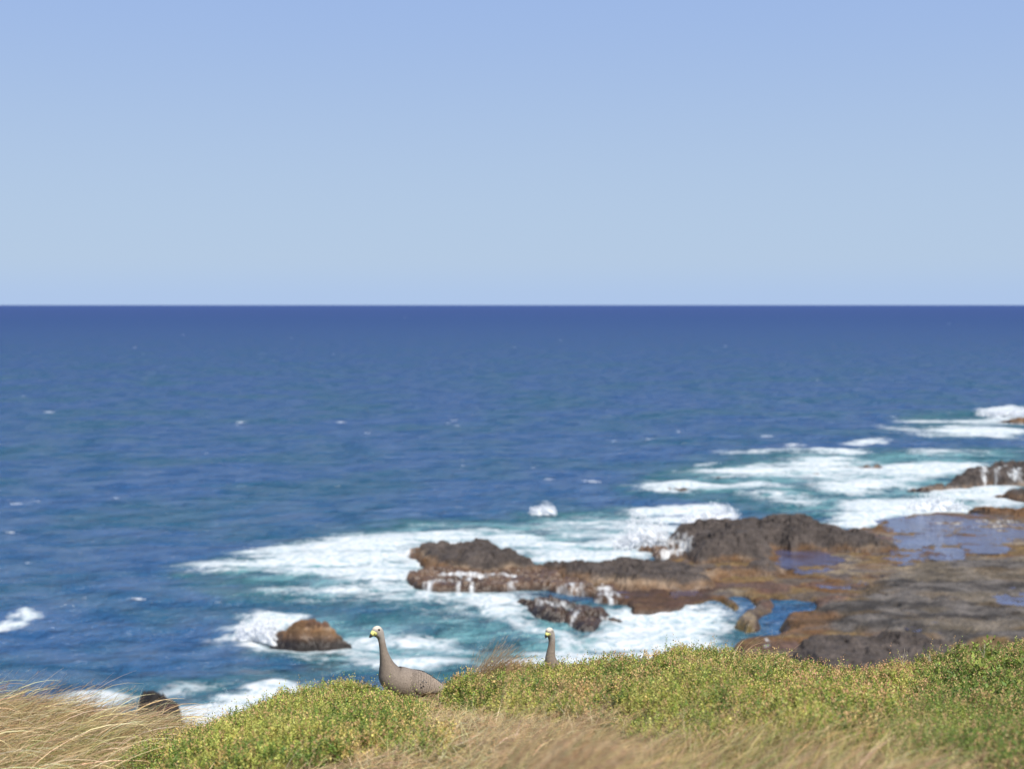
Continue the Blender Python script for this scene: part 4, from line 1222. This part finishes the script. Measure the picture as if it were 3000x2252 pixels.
def goose(label, u0, v0, y0, x0, k, prof, head, bill, eye, yaw, head_yaw, pivot_x, turn, spots, lean=0.0):
    """prof/head/bill: (x, y, half, half_side) in crop pixels; k metres per crop pixel"""
    loc = PY(u0, v0, y0)
    root = empty('goose', loc, yaw)
    tag(root, label, 'goose', 'grey geese on the crest')
    X0, Y0 = x0
    ZK = 1.035          # seen from above, heights are foreshortened

    def cv(rows):
        return [((x - X0) * k, (Y0 - y) * k * ZK, h * k, s * k) for x, y, h, s in rows]

    def headrot(V):
        """turn the head about the neck axis"""
        V = np.array(V, float)
        pz = (Y0 - turn[0]) * k * ZK; pz1 = (Y0 - turn[1]) * k * ZK
        a = head_yaw * ss(pz, pz1, V[..., 2])
        px = (pivot_x - X0) * k
        dx, dy = V[..., 0] - px, V[..., 1]
        V[..., 0] = px + dx * np.cos(a) - dy * np.sin(a)
        V[..., 1] = dx * np.sin(a) + dy * np.cos(a)
        return V

    body = cv(prof + head)
    Gd, Cn, T, Nn, Q = loft(body, 32, 6)
    nr, nc = Gd.shape[:2]
    Gr = headrot(Gd)
    # colour along the body
    zc = Gd[..., 2]
    zh0 = (Y0 - turn[0]) * k * ZK; zh1 = (Y0 - turn[1]) * k * ZK
    hd = ss(zh0, zh1, zc)
    thc = np.cos(np.linspace(0, 2 * math.pi, nc, endpoint=False))[None]
    cl = np.broadcast_to(GREYF, Gd.shape).copy()
    cl = lerp(cl, HEADF, 0.75 * hd)
    topz = Gd[..., 2].max()
    crown = ss(0.55, 0.95, hd) * ss(topz - 0.035, topz - 0.008, zc)
    cl = lerp(cl, CROWN, crown)
    V = np.concatenate([Gr.reshape(-1, 3), Gr[0].mean(0)[None], Gr[-1].mean(0)[None]])
    F = grid_faces(nr, nc)
    c_ = np.arange(nc)
    cap0 = np.stack([np.full(nc, nr * nc), (c_ + 1) % nc, c_], -1)
    cap1 = np.stack([np.full(nc, nr * nc + 1), (nr - 1) * nc + c_, (nr - 1) * nc + (c_ + 1) % nc], -1)
    cv_ = np.concatenate([cl.reshape(-1, 3), BACKF[None] * 0.3, HEADF[None]])
    mesh_obj('body', V, [F, cap0, cap1], M_PLUM, root, colour=cv_)

    # surface sampler on the unrotated loft
    nb = (len(prof) - 1) * 6

    def surf(s, th):
        """s ring coordinate (float array), th angle; returns point, normal, tailward tangent"""
        i = np.clip(np.floor(s).astype(int), 0, nr - 2); f = (s - i)[..., None]
        cc = Cn[i] * (1 - f) + Cn[i + 1] * f
        nn = Nn[i] * (1 - f) + Nn[i + 1] * f
        hn = (Q[i, 2] * (1 - f[..., 0]) + Q[i + 1, 2] * f[..., 0]); hs = (Q[i, 3] * (1 - f[..., 0]) + Q[i + 1, 3] * f[..., 0])
        y = np.array([0, 1.0, 0])
        p = cc + nn * (hn * np.cos(th))[..., None] + y * (hs * np.sin(th))[..., None]
        nrm = nn * (np.cos(th) / np.maximum(hn, 1e-4))[..., None] + y * (np.sin(th) / np.maximum(hs, 1e-4))[..., None]
        nrm /= np.linalg.norm(nrm, axis=-1)[..., None]
        return p, nrm, -(T[i] * (1 - f) + T[i + 1] * f)

    # folded wings: raised shells over the flank
    s_tail, s_sh = 2.5, 6.0 * 4.3
    for sgn in (-1, 1):
        S_, Th_ = np.meshgrid(np.linspace(s_tail, s_sh, 44), np.radians(np.linspace(10, 118, 22)), indexing='ij')
        p, nrm, tg = surf(S_, sgn * Th_)
        su = (S_ - s_tail) / (s_sh - s_tail)
        tu = (np.degrees(Th_) - 10) / 108
        lowcut = 0.55 + 0.45 * ss(0.0, 0.5, su) * ss(1.02, 0.72, su)
        prof_ = ss(-0.05, 0.3, tu) * ss(lowcut, lowcut - 0.16, tu) * ss(1.0, 0.62, su)
        off = -0.006 + 0.017 * prof_
        p = p + nrm * off[..., None]
        cw = lerp(np.broadcast_to(BACKF, p.shape), GREYF * 1.02, ss(0.2, 0.8, tu))
        wg = mesh_obj('wing', p.reshape(-1, 3), grid_faces(44, 22, False)[:, ::sgn], M_PLUM, root, colour=cw.reshape(-1, 3))
        # feathers on the wing and back, pale-edged, overlapping tailwards
        fv, ff, fc = [], [], []
        for a, sv in enumerate(np.linspace(s_tail + 1.0, s_sh + 1.5, 22)):
            for b_, tv in enumerate(np.linspace(4, 122, 14)):
                s1 = sv + random.uniform(-.2, .2); t1 = R(tv + (3.4 if a % 2 else 0) + random.uniform(-1, 1))
                pp, nn, tt = surf(np.array([s1]), np.array([sgn * t1]))
                su1 = (s1 - s_tail) / (s_sh - s_tail); tu1 = (math.degrees(t1) - 10) / 108
                lc = 0.55 + 0.45 * float(ss(0, 0.5, su1)) * float(ss(1.02, 0.72, su1))
                pr = float(ss(-0.05, 0.3, tu1) * ss(lc, lc - 0.16, tu1) * ss(1.0, 0.62, su1))
                pp, nn, tt = pp[0] + nn[0] * (-0.004 + 0.019 * pr + 0.001), nn[0], tt[0]
                sdv = np.cross(nn, tt); sdv /= np.linalg.norm(sdv)
                Lf = 0.038 + 0.03 * (1 - min(1, max(0, su1))); Wf = 0.0165
                base_c = (BACKF * (1 - 0.6 * min(1, max(0, tu1))) + GREYF * 0.6 * min(1, max(0, tu1))) * random.uniform(.86, 1.1)
                n0 = len(fv)
                for (ll, wwv, lift, ed) in ((0, -0.5, 0, 0), (0, 0.5, 0, 0), (0.55, -1, .0015, .3), (0.55, 1, .0015, .3), (0.85, -.72, .003, .8), (0.85, .72, .003, .8), (1, 0, .0035, 1), (0.6, 0, .0038, 0)):
                    fv.append(pp + tt * Lf * (ll - 0.3) + sdv * Wf * wwv + nn * lift)
                    fc.append(base_c * (1 - ed * 0.75) + EDGEF * ed * 0.75)
                ff += [(n0, n0 + 1, n0 + 7), (n0, n0 + 7, n0 + 2), (n0 + 1, n0 + 3, n0 + 7), (n0 + 2, n0 + 7, n0 + 4), (n0 + 3, n0 + 5, n0 + 7), (n0 + 4, n0 + 7, n0 + 6), (n0 + 5, n0 + 6, n0 + 7)]
        fo = mesh_obj('wing_feathers', np.array(fv), np.array(ff), M_PLUM, wg, colour=np.array(fc))
        tag(fo, kind='stuff')
        # dark spots on the coverts
        if spots:
            SV, TV = np.meshgrid(np.linspace(s_tail, s_sh, 160), np.radians(np.linspace(10, 118, 100)), indexing='ij')
            pp, nn, tt = surf(SV, sgn * TV)
            cy, sy = math.cos(yaw), math.sin(yaw)
            yl = pp[..., 1] * (1 if sgn < 0 else -1)          # mirror the far side
            wxp = pp[..., 0] * cy - yl * sy
            wzp = pp[..., 2] * 0.966 + (pp[..., 0] * sy + yl * cy) * 0.26
            vv, vf = [], []
            for (sx, sy_, sr) in spots:
                d2 = (wxp - (sx - X0) * k) ** 2 + (wzp - (Y0 - sy_) * k) ** 2
                ij = np.unravel_index(np.argmin(d2), d2.shape)
                q, n_, t_ = pp[ij] + nn[ij] * 0.024, nn[ij], tt[ij]
                sdv = np.cross(n_, t_); sdv /= np.linalg.norm(sdv)
                n0 = len(vv)
                vv.append(q + n_ * 0.001)
                for a in range(8):
                    vv.append(q + t_ * sr * k * 1.5 * math.cos(a * math.pi / 4) + sdv * sr * k * 1.15 * math.sin(a * math.pi / 4))
                vf += [(n0, n0 + 1 + a, n0 + 1 + (a + 1) % 8) for a in range(8)]
            so = mesh_obj('wing_spots', np.array(vv), np.array(vf), M_BLACK, wg)
            tag(so, kind='stuff')

    # small breast and flank feathers
    fv, ff, fc = [], [], []
    for a, sv in enumerate(np.arange(6.0 * 2.2, nb - 4.5, 0.42)):
        for tv in np.arange(0, 360, 12):
            tt0 = R(tv + (6 if a % 2 else 0) + random.uniform(-2.5, 2.5))
            dg = math.degrees(tt0) % 360
            if sv < s_sh - 1 and (dg < 100 or dg > 260): continue
            pp, nn, tt = surf(np.array([sv + random.uniform(-.15, .15)]), np.array([tt0]))
            pp, nn, tt = pp[0], nn[0], tt[0]
            sdv = np.cross(nn, tt); sdv /= np.linalg.norm(sdv) + 1e-9
            Lf = 0.022; Wf = 0.0085
            bc = GREYF * random.uniform(.86, 1.08)
            n0 = len(fv)
            for (ll, wwv, lift, ed) in ((0, 0, -.001, 0), (0.55, -1, .0008, .15), (0.55, 1, .0008, .15), (1, 0, .002, 1), (.6, 0, .0022, 0)):
                fv.append(pp + tt * Lf * (ll - .3) + sdv * Wf * wwv + nn * lift)
                fc.append(bc * (1 - ed * .55) + EDGEF * ed * .55)
            ff += [(n0, n0 + 2, n0 + 4), (n0, n0 + 4, n0 + 1), (n0 + 1, n0 + 4, n0 + 3), (n0 + 2, n0 + 3, n0 + 4)]
    fo = mesh_obj('breast_feathers', headrot(np.array(fv)), np.array(ff), M_PLUM, root, colour=np.array(fc))
    tag(fo, kind='stuff')

    # tail: dark fan of feathers
    tv, tf = [], []
    p0 = Cn[2]; td = -T[2]
    for a in range(9):
        an = (a - 4) * 0.13
        d = td * math.cos(an) + np.array([0, 1, 0]) * math.sin(an)
        sdv = np.cross(d, [0, 0, 1.0]); sdv /= np.linalg.norm(sdv)
        b0 = p0 + np.array([0, (a - 4) * 0.009, -0.012 - 0.001 * abs(a - 4)])
        n0 = len(tv)
        for ll, ww in ((0, .010), (.06, .016), (.10, .015), (.118, .006)):
            tv += [b0 + d * ll - sdv * ww, b0 + d * ll + sdv * ww]
        tf += [(n0 + 2 * j, n0 + 2 * j + 1, n0 + 2 * j + 3, n0 + 2 * j + 2) for j in range(3)]
    mesh_obj('tail', np.array(tv), np.array(tf), M_BLACK, root)

    # bill: yellow cere, black tip, lower mandible
    def small(nm, rows, mat, parent, sg=16):
        g, *_ = loft(cv(rows), sg, 4)
        g = headrot(g)
        a, b = g.shape[:2]
        Vv = np.concatenate([g.reshape(-1, 3), g[0].mean(0)[None], g[-1].mean(0)[None]])
        cc = np.arange(b)
        return mesh_obj(nm, Vv, [grid_faces(a, b), np.stack([np.full(b, a * b), (cc + 1) % b, cc], -1), np.stack([np.full(b, a * b + 1), (a - 1) * b + cc, (a - 1) * b + (cc + 1) % b], -1)], mat, parent)
    bl = small('bill', bill['low'], M_BLACK, root)
    small('cere', bill['cere'], M_CERE, bl)
    small('bill_tip', bill['tip'], M_BLACK, bl)

    def ball(nm, c, r, mat, parent, sq=(1, 1, 1)):
        v = []
        f = []
        n1, n2 = 9, 14
        for i in range(n1):
            a = math.pi * i / (n1 - 1)
            for j in range(n2):
                b = 2 * math.pi * j / n2
                v.append((c[0] + r * sq[0] * math.sin(a) * math.cos(b), c[1] + r * sq[1] * math.sin(a) * math.sin(b), c[2] + r * sq[2] * math.cos(a)))
        return mesh_obj(nm, headrot(np.array(v)), grid_faces(n1, n2), mat, parent)
    for sgn in (-1, 1):
        ex, ey, er, ehw = eye
        cpt = ((ex - X0) * k, sgn * ehw * k, (Y0 - ey) * k * ZK)
        e = ball('eye', cpt, er * k, M_EYE, root, (1, .75, 1))
        ball('eye_ring', (cpt[0], cpt[1] - sgn * er * k * 0.25, cpt[2]), er * k * 1.12, M_IRIS, e, (1.0, .5, .9))
        nx, ny, nw = bill['nostril']
        ball('nostril', ((nx - X0) * k, sgn * nw * k, (Y0 - ny) * k * ZK), 7 * k, M_BLACK, bl, (1.1, .5, 1.4))

    # legs
    for sgn in (-1, 1):
        zb = 0.10
        V, F = [], []
        pts = [(-0.01, sgn * 0.055, zb, .022), (0.0, sgn * 0.055, 0.03, .014), (0.015, sgn * 0.055, -0.07, .010), (0.0, sgn * 0.055, -0.16, .010)]
        for (a, b, c, r) in pts:
            for q in range(8):
                V.append((a + r * math.cos(q * math.pi / 4), b + r * math.sin(q * math.pi / 4), c))
        lg = mesh_obj('leg', np.array(V), grid_faces(4, 8), M_LEG, root)
        V, F = [], []
        hub = (0.01, sgn * 0.055, -0.155)
        V.append(hub)
        for q, L_ in ((-.55, .07), (-.28, .062), (0, .085), (.28, .062), (.55, .07)):
            V.append((hub[0] - L_ * math.cos(q), hub[1] + L_ * math.sin(q), hub[2] - 0.012))
        F = [(0, i, i + 1) for i in range(1, 5)]
        mesh_obj('foot', np.array(V), np.array(F), M_BLACK, lg)
    return root


K = 1 / 1759.0
goose('near grey goose seen whole in profile, spotted wing showing', *c1(1100, 1500), 13.1, (1100, 1500), K,
      prof=[(1700, 1408, 10, 30), (1610, 1362, 60, 75), (1450, 1302, 138, 132), (1260, 1252, 214, 196), (1060, 1214, 238, 224), (905, 1162, 240, 226), (800, 1080, 212, 200), (752, 975, 160, 150), (718, 860, 108, 108), (684, 720, 72, 80), (664, 610, 60, 66)],
      head=[(646, 510, 56, 60), (628, 440, 66, 62), (598, 385, 86, 66), (560, 352, 92, 66), (528, 348, 80, 58), (500, 358, 55, 44), (486, 366, 30, 26)],
      bill={'cere': [(552, 350, 34, 36), (536, 356, 62, 56), (502, 364, 57, 50), (470, 378, 43, 38), (450, 391, 29, 27)],
            'tip': [(470, 388, 20, 20), (452, 398, 27, 24), (436, 411, 24, 20), (425, 424, 15, 13), (422, 433, 4, 4)],
            'low': [(560, 392, 16, 30), (520, 404, 13, 32), (480, 407, 11, 26), (445, 412, 9, 16)],
            'nostril': (486, 370, 47)},
      eye=(562, 318, 19, 57), yaw=R(16), head_yaw=R(22), pivot_x=630, turn=(560, 430),
      spots=[(1405, 1140, 9), (1340, 1180, 8), (1322, 1200, 10), (1372, 1208, 13), (1442, 1235, 11), (1290, 1232, 6), (1332, 1265, 11), (1298, 1278, 11), (1425, 1280, 12), (1402, 1328, 10), (1468, 1155, 8), (1250, 1198, 6), (1570, 1275, 6), (1290, 1180, 5)])
goose('far grey goose with only head, neck and a strip of back above the shrubs', *c2(1250, 1240), 13.75, (1250, 1240), 1 / (5.53 * FPX / 13.75),
      prof=[(1700, 1120, 10, 30), (1640, 1100, 60, 75), (1500, 1098, 128, 132), (1340, 1098, 166, 185), (1180, 1098, 184, 210), (1060, 1072, 188, 208), (970, 1000, 175, 180), (905, 905, 126, 128), (874, 800, 90, 92), (880, 690, 69, 72), (892, 600, 58, 62)],
      head=[(897, 520, 53, 56), (888, 450, 62, 58), (868, 400, 72, 60), (840, 366, 76, 58), (815, 364, 66, 50), (797, 374, 46, 38), (787, 382, 24, 22)],
      bill={'cere': [(844, 370, 30, 31), (830, 378, 54, 49), (804, 386, 49, 43), (780, 398, 37, 33), (766, 409, 25, 23)],
            'tip': [(782, 406, 18, 18), (768, 416, 24, 21), (756, 430, 20, 17), (748, 443, 11, 10), (746, 450, 4, 4)],
            'low': [(850, 412, 14, 26), (820, 424, 11, 26), (790, 427, 9, 22), (765, 430, 8, 14)],
            'nostril': (794, 392, 41)},
      eye=(852, 347, 16, 52), yaw=R(18), head_yaw=R(26), pivot_x=890, turn=(560, 440), spots=[])
